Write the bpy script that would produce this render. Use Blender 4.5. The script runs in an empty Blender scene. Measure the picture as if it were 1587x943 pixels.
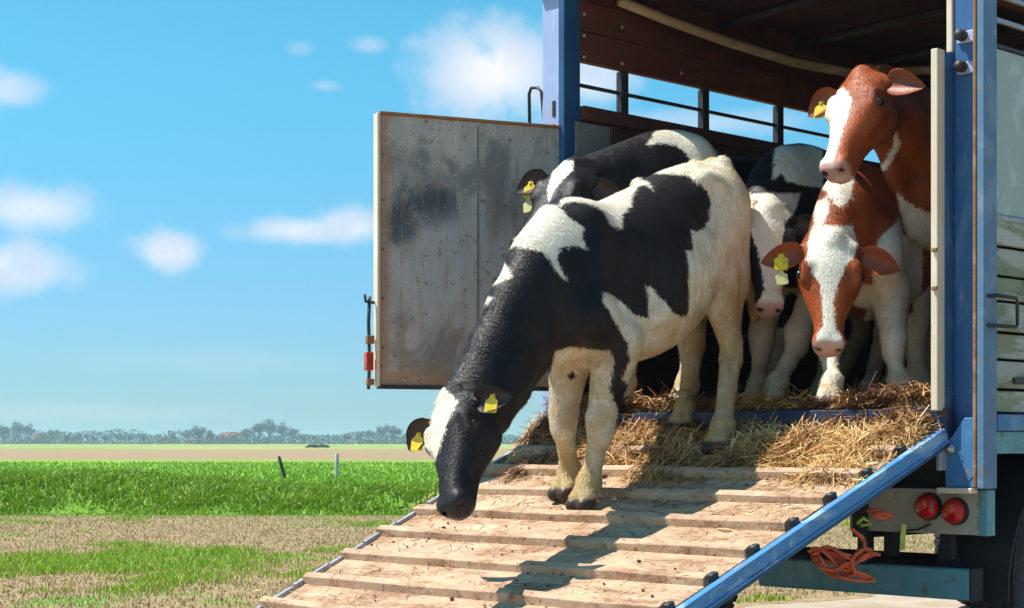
import bpy, bmesh, math, random
import numpy as np
from mathutils import Vector, Matrix
random.seed(7); RNG = np.random.default_rng(11)
sc = bpy.context.scene
COL = sc.collection
R = math.radians
HC = 1.10                      # eye height of the photographer
FP = 2740.0                    # focal length in photo pixels
# ------------------------------------------------------------------ camera
cam_d = bpy.data.cameras.new('camera'); cam = bpy.data.objects.new('camera', cam_d); COL.objects.link(cam)
cam_d.sensor_width = 36.0; cam_d.lens = 36.0*FP/1587.0
cam.location = (0, 0, HC); cam.rotation_euler = (R(90), 0, 0)
cam_d.shift_y = (685-471.5)/1587.0; cam_d.clip_start = 0.1; cam_d.clip_end = 20000
sc.camera = cam
sc.render.resolution_x, sc.render.resolution_y = 1024, 608
sc.view_settings.view_transform = 'Standard'; sc.view_settings.look = 'None'
sc.view_settings.exposure = 0.55; sc.view_settings.gamma = 1.0
sc.render.engine = 'CYCLES'
sc.cycles.max_bounces = 8; sc.cycles.volume_bounces = 1
# ------------------------------------------------------------------ sun and sky
SUN_AZ = Vector((-0.97, 0.14, 0)).normalized(); SUN_EL = R(60)
SUN = Vector((SUN_AZ.x*math.cos(SUN_EL), SUN_AZ.y*math.cos(SUN_EL), math.sin(SUN_EL)))
sd = bpy.data.lights.new('sun', 'SUN'); sun = bpy.data.objects.new('sun', sd); COL.objects.link(sun)
sd.energy = 5.0; sd.angle = R(0.5); sd.color = (1.0, 0.95, 0.87)
sun.rotation_euler = SUN.to_track_quat('Z', 'Y').to_euler(); sun.location = (-20, 5, 30)

class NT:
    """small helper to write node graphs"""
    def __init__(s, tree): s.t = tree; s.n = tree.nodes; s.l = tree.links
    def node(s, typ, **kw):
        n = s.n.new(typ)
        for k, v in kw.items(): setattr(n, k, v)
        return n
    def put(s, sock, v):
        if isinstance(v, bpy.types.NodeSocket): s.l.new(v, sock)
        elif v is not None: sock.default_value = v
    def math(s, op, a, b=None, c=None, clamp=False):
        n = s.node('ShaderNodeMath', operation=op); n.use_clamp = clamp
        for i, v in enumerate((a, b, c)):
            if v is not None: s.put(n.inputs[i], v)
        return n.outputs[0]
    def vmath(s, op, a, b=None):
        n = s.node('ShaderNodeVectorMath', operation=op); s.put(n.inputs[0], a)
        if b is not None: s.put(n.inputs[1], b)
        return n.outputs['Value'] if op in ('DOT_PRODUCT', 'LENGTH') else n.outputs[0]
    def mix(s, f, a, b, blend='MIX'):
        n = s.node('ShaderNodeMix', data_type='RGBA', blend_type=blend)
        s.put(n.inputs[0], f)
        for i, v in ((6, a), (7, b)):
            if isinstance(v, tuple) and len(v) == 3: v = v+(1,)
            s.put(n.inputs[i], v)
        return n.outputs[2]
    def sstep(s, v, lo, hi, a=0.0, b=1.0):
        n = s.node('ShaderNodeMapRange', interpolation_type='SMOOTHSTEP')
        for i, x in enumerate((v, lo, hi, a, b)): s.put(n.inputs[i], x)
        return n.outputs[0]
    def noise(s, vec, scale, detail=4, rough=0.55, dist=0.0):
        n = s.node('ShaderNodeTexNoise'); s.put(n.inputs['Vector'], vec)
        n.inputs['Scale'].default_value = scale; n.inputs['Detail'].default_value = detail
        n.inputs['Roughness'].default_value = rough; n.inputs['Distortion'].default_value = dist
        return n.outputs[0]
    def scale(s, vec, xyz):
        n = s.node('ShaderNodeMapping'); s.put(n.inputs[0], vec); n.inputs['Scale'].default_value = xyz
        return n.outputs[0]

def pdir(px, py):
    return Vector(((px-793.5)/FP, 1.0, (685-py)/FP)).normalized()

SKY_LOW, SKY_HIGH = (0.43, 0.74, 1.04), (0.418, 1.11, 1.16)
world = bpy.data.worlds.new('World'); sc.world = world; world.use_nodes = True
wt = NT(world.node_tree); wt.n.clear()
sky = wt.node('ShaderNodeTexSky', sky_type='NISHITA'); sky.sun_disc = False
sky.sun_elevation = SUN_EL; sky.sun_rotation = math.atan2(SUN.x, SUN.y)
sky.air_density = 1.0; sky.dust_density = 0.3; sky.ozone_density = 2.0; sky.altitude = 0
tc = wt.node('ShaderNodeTexCoord').outputs['Generated']
sz = wt.node('ShaderNodeSeparateXYZ'); wt.put(sz.inputs[0], tc)
skyc = wt.mix(1.0, sky.outputs[0], wt.mix(wt.sstep(sz.outputs[2], .03, .24), SKY_LOW, SKY_HIGH), 'MULTIPLY')
nz1 = wt.noise(tc, 38, 6, 0.6); nz2 = wt.noise(tc, 9, 3, 0.5)
cl = None
for (px, py, a, b, st) in [(765, 112, 135, 92, 1.0), (262, 390, 62, 40, .85), (470, 358, 125, 26, .75), (540, 352, 80, 34, .8),
                           (45, 325, 125, 44, .75), (25, 415, 100, 52, .75), (10, 138, 66, 34, .6), (572, 70, 30, 15, .35),
                           (505, 133, 26, 11, .25), (910, 122, 90, 50, .8), (1080, 190, 190, 24, .4), (465, 76, 26, 14, .2),
                           (120, 640, 300, 22, .2), (340, 560, 260, 26, .12)]:
    d = pdir(px, py); e1 = Vector((d.y, -d.x, 0)).normalized(); e2 = e1.cross(d)
    u = wt.math('MULTIPLY', wt.vmath('DOT_PRODUCT', tc, tuple(e1)), FP/a)
    v = wt.math('MULTIPLY', wt.vmath('DOT_PRODUCT', tc, tuple(e2)), FP/b)
    r = wt.math('SQRT', wt.math('ADD', wt.math('MULTIPLY', u, u), wt.math('MULTIPLY', v, v)))
    r = wt.math('ADD', r, wt.math('MULTIPLY', wt.math('SUBTRACT', nz1, 0.5), 1.5))
    front = wt.math('GREATER_THAN', wt.vmath('DOT_PRODUCT', tc, tuple(d)), 0.5)
    m = wt.math('MULTIPLY', wt.sstep(r, 1.15, 0.15, 0.0, st), front)
    cl = m if cl is None else wt.math('MAXIMUM', cl, m)
# the same sort of scattered cumulus over the rest of the sky
away = wt.sstep(wt.vmath('DOT_PRODUCT', tc, tuple(pdir(700, 350))), 0.93, 0.85)
gen = wt.math('MULTIPLY', wt.sstep(wt.math('ADD', wt.noise(wt.scale(tc, (1, 1, 2.6)), 5, 6, 0.6), 0), 0.56, 0.68, 0, 0.8), away)
cl = wt.math('MAXIMUM', cl, gen)
cloudc = wt.mix(wt.sstep(nz1, .38, .62), (5.6, 6.1, 7.2), (7.4, 7.4, 7.7))
final = wt.mix(cl, skyc, cloudc)
bg = wt.node('ShaderNodeBackground'); wt.put(bg.inputs[0], final); bg.inputs[1].default_value = 0.093
wt.l.new(bg.outputs[0], wt.node('ShaderNodeOutputWorld').inputs[0])

# ------------------------------------------------------------------ object helpers
def link(name, data, parent=None):
    o = bpy.data.objects.new(name, data); COL.objects.link(o)
    if parent is not None: o.parent = parent
    return o
def tag(o, label=None, cat=None, group=None, kind=None):
    for k, v in (('label', label), ('category', cat), ('group', group), ('kind', kind)):
        if v: o[k] = v
    return o
def empty(name, loc=(0, 0, 0), rz=0, parent=None):
    o = link(name, None, parent); o.location = loc; o.rotation_euler = (0, 0, rz); o.empty_display_size = 0.1
    return o
def copy_tree(o, parent=None):
    c = o.copy(); COL.objects.link(c)
    c.parent = parent
    for ch in o.children: copy_tree(ch, c)
    return c

class MB:
    """mesh builder: collects shapes, builds ONE object"""
    def __init__(s): s.v = []; s.f = []
    def add(s, vs, fs):
        k = len(s.v); s.v += [tuple(v) for v in vs]; s.f += [tuple(i+k for i in f) for f in fs]; return s
    def box(s, x0, x1, y0, y1, z0, z1, M=None):
        vs = [Vector((x, y, z)) for z in (z0, z1) for y in (y0, y1) for x in (x0, x1)]
        if M is not None: vs = [M @ v for v in vs]
        return s.add(vs, [(0, 2, 3, 1), (4, 5, 7, 6), (0, 1, 5, 4), (2, 6, 7, 3), (0, 4, 6, 2), (1, 3, 7, 5)])
    def tube(s, pts, r, n=8, caps=True):
        pts = [Vector(p) for p in pts]; rs = r if isinstance(r, (list, tuple)) else [r]*len(pts)
        vs = []; fs = []; ref = None
        for i, p in enumerate(pts):
            t = (pts[min(i+1, len(pts)-1)]-pts[max(i-1, 0)]).normalized()
            if ref is None: ref = t.orthogonal().normalized()
            ref = (ref-t*ref.dot(t)).normalized(); b = t.cross(ref)
            vs += [p+(ref*math.cos(a)+b*math.sin(a))*rs[i] for a in [2*math.pi*k/n for k in range(n)]]
        for i in range(len(pts)-1):
            for k in range(n):
                fs.append((i*n+k, i*n+(k+1) % n, (i+1)*n+(k+1) % n, (i+1)*n+k))
        if caps: fs.append(tuple(range(n))[::-1]); fs.append(tuple((len(pts)-1)*n+k for k in range(n)))
        return s.add(vs, fs)
    def lathe(s, prof, origin, axis, n=32):
        """prof: list of (radius, distance along axis)"""
        ax = Vector(axis).normalized(); u = ax.orthogonal().normalized(); w = ax.cross(u); O = Vector(origin)
        vs = [O+ax*h+(u*math.cos(2*math.pi*k/n)+w*math.sin(2*math.pi*k/n))*max(r, 1e-4) for (r, h) in prof for k in range(n)]
        fs = [(i*n+k, i*n+(k+1) % n, (i+1)*n+(k+1) % n, (i+1)*n+k) for i in range(len(prof)-1) for k in range(n)]
        return s.add(vs, fs)
    def clip_strip(s, w=.022):
        for i in (1, 3, 5, 7): s.v[i] = (s.v[i-1][0]+w,)+s.v[i][1:]
        return s
    def build(s, name, mat, parent=None, smooth=False, bevel=0):
        me = bpy.data.meshes.new(name); me.from_pydata(s.v, [], s.f); me.update()
        bm = bmesh.new(); bm.from_mesh(me); bmesh.ops.recalc_face_normals(bm, faces=bm.faces); bm.to_mesh(me); bm.free()
        if mat: me.materials.append(mat)
        if smooth: me.shade_smooth()
        o = link(name, me, parent)
        if bevel:
            b = o.modifiers.new('bevel', 'BEVEL'); b.width = bevel; b.segments = 2; b.limit_method = 'ANGLE'
        return o

def np_mesh(name, V, F, mat, parent=None, smooth=False, attrs=None):
    """V (n,3), F (m,k) same k; attrs: {name: (type, per-vertex array)}"""
    me = bpy.data.meshes.new(name); V = np.asarray(V, dtype=np.float32); F = np.asarray(F, dtype=np.int32)
    me.vertices.add(len(V)); me.vertices.foreach_set('co', V.ravel())
    k = F.shape[1]; me.loops.add(F.size); me.loops.foreach_set('vertex_index', F.ravel())
    me.polygons.add(len(F)); me.polygons.foreach_set('loop_start', np.arange(0, F.size, k, dtype=np.int32))
    me.polygons.foreach_set('loop_total', np.full(len(F), k, dtype=np.int32))
    me.update(calc_edges=True); me.validate()
    for an, (ty, arr) in (attrs or {}).items():
        a = me.attributes.new(an, ty, 'POINT')
        a.data.foreach_set('color' if ty == 'FLOAT_COLOR' else 'value', np.asarray(arr, dtype=np.float32).ravel())
    if mat: me.materials.append(mat)
    if smooth: me.shade_smooth()
    return link(name, me, parent)

# ------------------------------------------------------------------ materials
def new_mat(name):
    m = bpy.data.materials.new(name); m.use_nodes = True; t = NT(m.node_tree); t.n.clear()
    b = t.node('ShaderNodeBsdfPrincipled'); o = t.node('ShaderNodeOutputMaterial'); t.l.new(b.outputs[0], o.inputs[0])
    return m, t, b
def bump(t, b, h, strength=0.3, dist=0.01):
    n = t.node('ShaderNodeBump'); t.put(n.inputs['Height'], h); n.inputs['Strength'].default_value = strength
    n.inputs['Distance'].default_value = dist; t.l.new(n.outputs[0], b.inputs['Normal'])
def worn(name, base, alt, dirt, rough=0.5, metal=0.0, s1=3.0, s2=25.0, thr=(0.5, 0.62), dthr=(0.55, 0.7), stretch=(1, 1, 1), bs=0.3, bd=0.004, island=0.0):
    m, t, b = new_mat(name)
    co = t.scale(t.node('ShaderNodeTexCoord').outputs['Object'], stretch)
    n1 = t.noise(co, s1, 6, 0.65, 0.4); n2 = t.noise(co, s2, 6, 0.7); n3 = t.noise(co, s1*0.37, 3, 0.5)
    c = t.mix(t.sstep(n1, *thr), base, alt); c = t.mix(t.sstep(n2, *dthr, 0, 0.9), c, dirt)
    c = t.mix(0.5, c, t.mix(n3, (0.6, 0.6, 0.6), (1.3, 1.3, 1.3)), 'MULTIPLY') if False else c
    if island:
        oi = t.node('ShaderNodeObjectInfo').outputs['Random']
        v = t.math('ADD', 1.0-island/2, t.math('MULTIPLY', oi, island))
        cc = t.node('ShaderNodeCombineColor'); [t.put(cc.inputs[i], v) for i in range(3)]
        c = t.mix(1.0, c, cc.outputs[0], 'MULTIPLY')
    t.put(b.inputs['Base Color'], c)
    t.put(b.inputs['Roughness'], t.math('ADD', rough-0.1, t.math('MULTIPLY', n2, 0.25)))
    b.inputs['Metallic'].default_value = metal
    bump(t, b, t.math('ADD', n2, n1), bs, bd)
    return m
M = {}
M['blue'] = worn('blue_paint', (0.05, 0.19, 0.40), (0.11, 0.29, 0.48), (0.24, 0.20, 0.15), 0.5, 0, 6, 22, dthr=(0.56, 0.68))
M['blue_post'] = worn('faded_blue_paint', (0.035, 0.13, 0.31), (0.09, 0.21, 0.40), (0.36, 0.30, 0.20), 0.45, 0, 5, 26, dthr=(0.60, 0.75), stretch=(1, 1, .35))
M['rail'] = worn('worn_rail_paint', (0.06, 0.24, 0.52), (0.28, 0.44, 0.62), (0.20, 0.15, 0.10), 0.45, 0, 9, 34, thr=(.50, .60), dthr=(0.57, 0.66), stretch=(1, .4, 1))
M['sill'] = worn('muddy_sill_paint', (0.008, 0.030, 0.085), (0.016, 0.05, 0.12), (0.10, 0.06, 0.03), 0.6, 0, 5, 24, dthr=(.5, .62))
M['blue_grey'] = worn('greyed_blue_paint', (0.10, 0.20, 0.33), (0.18, 0.27, 0.38), (0.25, 0.20, 0.13), 0.5, 0, 6, 26, dthr=(.56, .68))
M['navy'] = worn('dark_blue_paint', (0.015, 0.075, 0.19), (0.02, 0.10, 0.23), (0.05, 0.06, 0.08), 0.5, 0, 3, 30, dthr=(0.6, 0.75))
M['pale_blue'] = worn('pale_blue_paint', (0.34, 0.45, 0.72), (0.50, 0.58, 0.78), (0.45, 0.36, 0.22), 0.5, 0, 4, 14, stretch=(1, 1, .3))
M['bluegreen'] = worn('green_blue_paint', (0.13, 0.33, 0.38), (0.22, 0.40, 0.40), (0.15, 0.14, 0.09), 0.5, 0, 5, 18)
M['cream'] = worn('cream_paint', (0.72, 0.62, 0.47), (0.80, 0.72, 0.58), (0.38, 0.26, 0.15), 0.55, 0, 4, 20, dthr=(0.6, 0.74), stretch=(1, 1, .3))
M['board'] = worn('grey_cream_board', (0.42, 0.40, 0.31), (0.50, 0.47, 0.38), (0.22, 0.19, 0.12), 0.6, 0, 5, 20)
M['rust'] = worn('rusty_edge', (0.30, 0.14, 0.06), (0.42, 0.24, 0.13), (0.12, 0.06, 0.03), 0.8, 0, 10, 50)
M['dark_metal'] = worn('dark_metal', (0.022, 0.024, 0.03), (0.04, 0.04, 0.045), (0.09, 0.07, 0.05), 0.5, 0.0, 8, 40)
M['grey_panel'] = worn('grey_sheet_panel', (0.20, 0.20, 0.18), (0.26, 0.26, 0.24), (0.14, 0.10, 0.07), 0.6, 0, 5, 30)
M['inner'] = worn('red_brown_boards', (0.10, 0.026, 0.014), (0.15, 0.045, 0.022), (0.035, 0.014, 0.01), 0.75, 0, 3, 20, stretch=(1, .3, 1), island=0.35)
M['soiled_shade'] = worn('soiled_shaded_boards', (0.022, 0.013, 0.010), (0.04, 0.018, 0.012), (0.01, 0.008, 0.006), 0.8, 0, 3, 20, stretch=(1, .3, 1), island=0.35)  # manure soiling, darkened further so the interior's shade is in the colour
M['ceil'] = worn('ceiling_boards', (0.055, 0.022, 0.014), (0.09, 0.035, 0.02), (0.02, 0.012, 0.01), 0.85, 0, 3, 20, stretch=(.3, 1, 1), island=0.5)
M['side_sheet'] = worn('grey_green_sheet', (0.40, 0.46, 0.43), (0.52, 0.57, 0.55), (0.25, 0.28, 0.22), 0.45, 0.0, 7, 25, dthr=(0.62, 0.8))
M['side_plank'] = worn('peeling_planks', (0.44, 0.45, 0.40), (0.26, 0.29, 0.18), (0.10, 0.09, 0.06), 0.8, 0, 7, 26, thr=(0.46, 0.56), dthr=(0.56, 0.66), stretch=(1, .3, 1.2), island=0.3)
M['pole'] = worn('tan_pole', (0.40, 0.29, 0.18), (0.50, 0.38, 0.25), (0.2, 0.12, 0.07), 0.7, 0, 6, 30)
M['rubber'] = worn('tyre_rubber', (0.028, 0.029, 0.034), (0.05, 0.05, 0.055), (0.08, 0.07, 0.055), 0.75, 0, 6, 30)
M['black'] = worn('black_parts', (0.012, 0.012, 0.014), (0.02, 0.02, 0.022), (0.05, 0.04, 0.03), 0.6, 0, 6, 30)
M['bolt'] = worn('bolt_metal', (0.45, 0.45, 0.45), (0.35, 0.35, 0.36), (0.2, 0.15, 0.1), 0.35, 0.7, 20, 60)
M['lilac'] = worn('edge_strip_metal', (0.36, 0.37, 0.42), (0.46, 0.47, 0.52), (0.3, 0.25, 0.18), 0.45, 0.3, 6, 30)
def plain(name, c, rough=0.5, spec=0.5, **kw):
    m, t, b = new_mat(name)
    co = t.node('ShaderNodeTexCoord').outputs['Object']; n = t.noise(co, 22, 5, 0.6)
    dk = tuple(x*0.62 for x in c)
    t.put(b.inputs['Base Color'], t.mix(t.sstep(n, .35, .7), c, dk)); b.inputs['Roughness'].default_value = rough
    for k, v in kw.items(): b.inputs[k].default_value = v
    bump(t, b, n, .2, .003)
    return m
M['lens_red'] = plain('red_lamp_lens', (0.55, 0.010, 0.008), 0.14)
M['lens_orange'] = plain('orange_lamp_lens', (0.72, 0.07, 0.008), 0.15)
M['twine'] = plain('orange_twine', (0.75, 0.13, 0.045), 0.65)
M['strap_yellow'] = plain('yellow_green_strap', (0.55, 0.6, 0.12), 0.6)
M['tag'] = plain('yellow_tag', (0.85, 0.62, 0.02), 0.4)
M['tag2'] = plain('pale_tag', (0.72, 0.66, 0.28), 0.45)
M['eye'] = plain('cow_eye', (0.012, 0.008, 0.006), 0.08)
M['red_reflector'] = plain('red_reflector', (0.6, 0.06, 0.03), 0.3)

def mat_door():
    m, t, b = new_mat('scuffed_sheet_steel')
    co = t.node('ShaderNodeTexCoord').outputs['Object']
    n1 = t.noise(co, 2.6, 6, 0.62, 0.5); n2 = t.noise(t.scale(co, (1, 1, .25)), 14, 5, 0.6); n3 = t.noise(co, 30, 5, 0.75); n4 = t.noise(co, 5.5, 5, .6, .8)
    c = t.mix(t.sstep(n2, .35, .7), (0.40, 0.385, 0.35), (0.52, 0.495, 0.45))
    # tarred, rubbed patch in the upper half, in the leaf's own coordinates
    sx = t.node('ShaderNodeSeparateXYZ'); t.put(sx.inputs[0], co)
    def blob(cx, cz, a, bb):
        u = t.math('DIVIDE', t.math('SUBTRACT', sx.outputs[0], cx), a); v = t.math('DIVIDE', t.math('SUBTRACT', sx.outputs[2], cz), bb)
        r = t.math('ADD', t.math('MULTIPLY', u, u), t.math('MULTIPLY', v, v))
        return t.sstep(t.math('ADD', r, t.math('ADD', t.math('MULTIPLY', t.math('SUBTRACT', n4, .5), 3.6), t.math('MULTIPLY', t.math('SUBTRACT', n3, .5), 1.2))), 1.5, -.1)
    k = t.math('MAXIMUM', t.math('MAXIMUM', blob(.74, .95, .2, .17), blob(.88, .8, .10, .16)), t.math('MULTIPLY', blob(.38, 1.02, .10, .26), .7))
    k = t.math('MAXIMUM', k, t.math('MULTIPLY', t.sstep(n1, .50, .66), .6))
    c = t.mix(k, c, (0.07, 0.082, 0.095))
    c = t.mix(t.math('MULTIPLY', blob(.55, .52, .35, .3), .5), c, (0.48, 0.53, 0.55))
    edge = t.math('MAXIMUM', t.sstep(t.math('ADD', sx.outputs[0], t.math('MULTIPLY', n3, .05)), .95, .995), t.sstep(t.math('ADD', sx.outputs[2], t.math('MULTIPLY', n4, .22)), .24, .12))
    c = t.mix(t.math('MULTIPLY', edge, .75), c, (0.40, 0.22, 0.12))
    c = t.mix(t.sstep(n3, .58, .67), c, (0.24, 0.10, 0.055)); c = t.mix(t.sstep(t.noise(t.scale(co, (3, 1, .3)), 7, 6, .7), .52, .68, 0, .6), c, (0.34, 0.23, 0.15)); c = t.mix(t.sstep(t.noise(co, 55, 3, .7), .64, .7, 0, .7), c, (0.62, 0.6, 0.55))
    t.put(b.inputs['Base Color'], c); b.inputs['Roughness'].default_value = 0.62
    bump(t, b, t.math('ADD', n3, n1), .25, .004)
    return m
M['door'] = mat_door()

def mat_ramp():
    m, t, b = new_mat('sandy_ramp_boards')
    co = t.node('ShaderNodeTexCoord').outputs['Object']
    oi = t.node('ShaderNodeObjectInfo').outputs['Random']
    off = t.node('ShaderNodeCombineXYZ'); t.put(off.inputs[1], t.math('MULTIPLY', oi, 30)); t.put(off.inputs[0], t.math('MULTIPLY', oi, 7))
    co = t.vmath('ADD', co, off.outputs[0])
    n1 = t.noise(t.scale(co, (.7, 2, 1)), 4.5, 6, .62, .6); n2 = t.noise(t.scale(co, (1, 2.5, 1)), 28, 6, .7); n3 = t.noise(co, 70, 4, .7); n4 = t.noise(t.scale(co, (.5, 1, 1)), 9, 5, .6, 1.)
    c = t.mix(t.sstep(n1, .35, .65), (0.56, 0.385, 0.25), (0.40, 0.245, 0.145))
    c = t.mix(t.sstep(n4, .56, .68, 0, .8), c, (0.66, 0.50, 0.33))
    c = t.mix(t.sstep(t.math('ADD', t.math('MULTIPLY', n2, .55), t.math('MULTIPLY', n1, .45)), .50, .58, 0, .8), c, (0.27, 0.14, 0.075))
    c = t.mix(t.sstep(n2, .60, .68, 0, .85), c, (0.14, 0.075, 0.04))
    c = t.mix(t.sstep(n3, .62, .7, 0, .8), c, (0.07, 0.045, 0.03))
    t.put(b.inputs['Base Color'], c); b.inputs['Roughness'].default_value = 0.9
    bump(t, b, t.math('ADD', t.math('ADD', n2, n3), t.math('MULTIPLY', n1, .5)), .7, .006)
    return m
M['ramp'] = mat_ramp()

def mat_straw(name='straw'):
    m, t, b = new_mat(name)
    at = t.node('ShaderNodeAttribute', attribute_name='rnd').outputs['Fac']
    cr = t.node('ShaderNodeValToRGB'); t.put(cr.inputs[0], at)
    e = cr.color_ramp.elements; e[0].position = 0; e[0].color = (0.13, 0.055, 0.022, 1); e[1].position = 1; e[1].color = (0.86, 0.66, 0.34, 1)
    for p, c in ((.25, (0.34, 0.16, 0.06, 1)), (.55, (0.66, 0.39, 0.13, 1)), (.8, (0.78, 0.52, 0.19, 1))):
        x = cr.color_ramp.elements.new(p); x.color = c
    t.put(b.inputs['Base Color'], cr.outputs[0]); b.inputs['Roughness'].default_value = .55
    return m
M['straw'] = mat_straw()
def mat_straw_bed():
    m, t, b = new_mat('trodden_straw_bed')
    co = t.node('ShaderNodeTexCoord').outputs['Object']
    n1 = t.noise(co, 6, 6, .7); n2 = t.noise(t.scale(co, (1, 3, 1)), 45, 5, .75)
    c = t.mix(t.sstep(n1, .35, .65), (0.16, 0.075, 0.03), (0.36, 0.20, 0.08)); c = t.mix(t.sstep(n2, .5, .7), c, (0.55, 0.36, 0.15))
    t.put(b.inputs['Base Color'], c); b.inputs['Roughness'].default_value = .9; bump(t, b, n2, .9, .015)
    return m
M['bed'] = mat_straw_bed()

def mat_blades(name, rough=.6, trans=.25):
    m, t, b = new_mat(name)
    at = t.node('ShaderNodeAttribute', attribute_name='col').outputs['Color']
    t.put(b.inputs['Base Color'], at); b.inputs['Roughness'].default_value = rough
    tr = t.node('ShaderNodeBsdfTranslucent'); t.put(tr.inputs[0], at)
    mx = t.node('ShaderNodeMixShader'); mx.inputs[0].default_value = trans
    o = [n for n in t.n if n.type == 'OUTPUT_MATERIAL'][0]
    t.l.new(b.outputs[0], mx.inputs[1]); t.l.new(tr.outputs[0], mx.inputs[2]); t.l.new(mx.outputs[0], o.inputs[0])
    return m
M['blades'] = mat_blades('grass_blades')
M['leaf'] = mat_blades('tree_leaves', .7, .15)

def mat_coat(name, dark, dark2, sheen=.02, tone=(0.87, 0.815, 0.69)):
    m, t, b = new_mat(name)
    geo = t.node('ShaderNodeTexCoord').outputs['Object']
    patch = t.node('ShaderNodeAttribute', attribute_name='patch').outputs['Fac']
    dirt = t.node('ShaderNodeAttribute', attribute_name='dirt').outputs['Fac']
    tn = t.node('ShaderNodeAttribute', attribute_name='tint')
    n1 = t.noise(geo, 12, 5, .6); n2 = t.noise(geo, 70, 4, .7); n3 = t.noise(t.scale(geo, (1, 1, .35)), 120, 3, .6); n4 = t.noise(geo, 3.5, 4, .6)
    e = t.math('ADD', patch, t.math('MULTIPLY', t.math('SUBTRACT', n3, .5), .028)); e = t.math('ADD', e, t.math('MULTIPLY', t.math('SUBTRACT', n1, .5), .02))
    w = t.sstep(e, -.006, .006)
    dk = t.mix(t.sstep(n4, .4, .65), dark, dark2)
    dk = t.mix(t.math('MULTIPLY', t.sstep(n3, .5, .8), .35 if not name.startswith('red') else .6), dk, tuple(min(1, c*k) for c, k in zip(dark2, (2.8, 2.4, 2.1) if not name.startswith('red') else (1.7, 1.9, 1.9))))
    wt_ = t.mix(t.sstep(n1, .4, .75), tone, tuple(c*k for c, k in zip(tone, (.93, .88, .78))))
    dm = t.math('MULTIPLY', dirt, t.sstep(t.math('ADD', t.math('ADD', t.math('MULTIPLY', n1, .6), t.math('MULTIPLY', n2, .4)), t.math('MULTIPLY', dirt, .15)), .36, .72))
    wt_ = t.mix(dm, wt_, (0.52, 0.365, 0.155))
    wt_ = t.mix(t.math('MULTIPLY', dirt, t.sstep(n4, .55, .7, 0, .6)), wt_, (0.17, 0.105, 0.045))
    c = t.mix(w, dk, wt_)
    c = t.mix(tn.outputs['Alpha'], c, tn.outputs['Color'])
    t.put(b.inputs['Base Color'], c); t.put(b.inputs['Roughness'], t.math('SUBTRACT', t.math('ADD', .38, t.math('MULTIPLY', n2, .25)), t.math('MULTIPLY', tn.outputs['Alpha'], .18)))
    b.inputs['Specular IOR Level'].default_value = .28
    b.inputs['Sheen Weight'].default_value = sheen; b.inputs['Sheen Roughness'].default_value = .4
    bump(t, b, t.math('ADD', t.math('MULTIPLY', n3, 1.0), t.math('ADD', t.math('MULTIPLY', n1, .8), t.math('MULTIPLY', n2, .25))), .38, .006)
    return m
M['coat_black'] = mat_coat('black_and_white_coat', (0.009, 0.008, 0.009), (0.017, 0.014, 0.014))
M['coat_red'] = mat_coat('red_and_white_coat', (0.36, 0.076, 0.015), (0.18, 0.031, 0.009), .05)

# ------------------------------------------------------------------ the ground and fields
def mat_ground():
    m, t, b = new_mat('fields_ground')
    co = t.node('ShaderNodeTexCoord').outputs['Object']
    s = t.node('ShaderNodeSeparateXYZ'); t.put(s.inputs[0], co)
    wob = t.noise(t.scale(co, (.02, .02, 1)), 1, 3, .5)
    Y = t.math('ADD', s.outputs[1], t.math('MULTIPLY', t.math('MULTIPLY', t.math('SUBTRACT', wob, .5), .25), s.outputs[1]))
    n1 = t.noise(t.scale(co, (.5, .8, 1)), 1.0, 6, .6, .5); n2 = t.noise(t.scale(co, (.7, 1.3, 1)), 6, 6, .75); n3 = t.noise(co, 30, 5, .75)
    nb = t.noise(t.scale(co, (.03, .01, 1)), 1.0, 5, .6); nl = t.noise(t.scale(co, (.3, .08, 1)), 1, 5, .65)
    dry = t.mix(t.sstep(n2, .35, .68), (0.46, 0.34, 0.20), (0.24, 0.17, 0.09)); dry = t.mix(t.sstep(n3, .55, .7, 0, .7), dry, (0.12, 0.09, 0.05))
    grn = t.mix(t.sstep(n2, .35, .65), (0.12, 0.26, 0.03), (0.22, 0.36, 0.06))
    near = t.mix(t.sstep(n1, .56, .66), dry, grn)
    mid = t.mix(t.sstep(nl, .35, .7), (0.19, 0.36, 0.03), (0.27, 0.46, 0.045))
    brown = t.mix(t.sstep(nl, .35, .7), (0.36, 0.24, 0.15), (0.30, 0.24, 0.12)); brown = t.mix(t.sstep(nb, .5, .6, 0, .6), brown, (0.28, 0.30, 0.10))
    far = t.mix(t.sstep(nb, .4, .6), (0.24, 0.34, 0.06), (0.36, 0.36, 0.12))
    c = t.mix(t.sstep(Y, 26.5, 27.5), near, mid); c = t.mix(t.sstep(Y, 95, 112), c, brown); c = t.mix(t.sstep(Y, 235, 290), c, far)
    t.put(b.inputs['Base Color'], c); b.inputs['Roughness'].default_value = .95; b.inputs['Specular IOR Level'].default_value = .1
    bump(t, b, t.math('ADD', n2, n3), .6, .04)
    return m
def build_ground():
    me = MB()
    ys = [-400, -40, 4, 12, 20, 27, 40, 80, 200, 600, 1600, 6000]; xs = [-6000, -1500, -300, -60, -12, 0, 12, 60, 300, 1500, 6000]
    for y in ys:
        for x in xs: me.v.append((x, y, 0))
    n = len(xs)
    me.f = [(j*n+i, j*n+i+1, (j+1)*n+i+1, (j+1)*n+i) for j in range(len(ys)-1) for i in range(n-1)]
    tag(me.build('ground', mat_ground()), 'flat farmland ground with worn dry grass in front and fields beyond', kind='structure')
build_ground()

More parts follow.
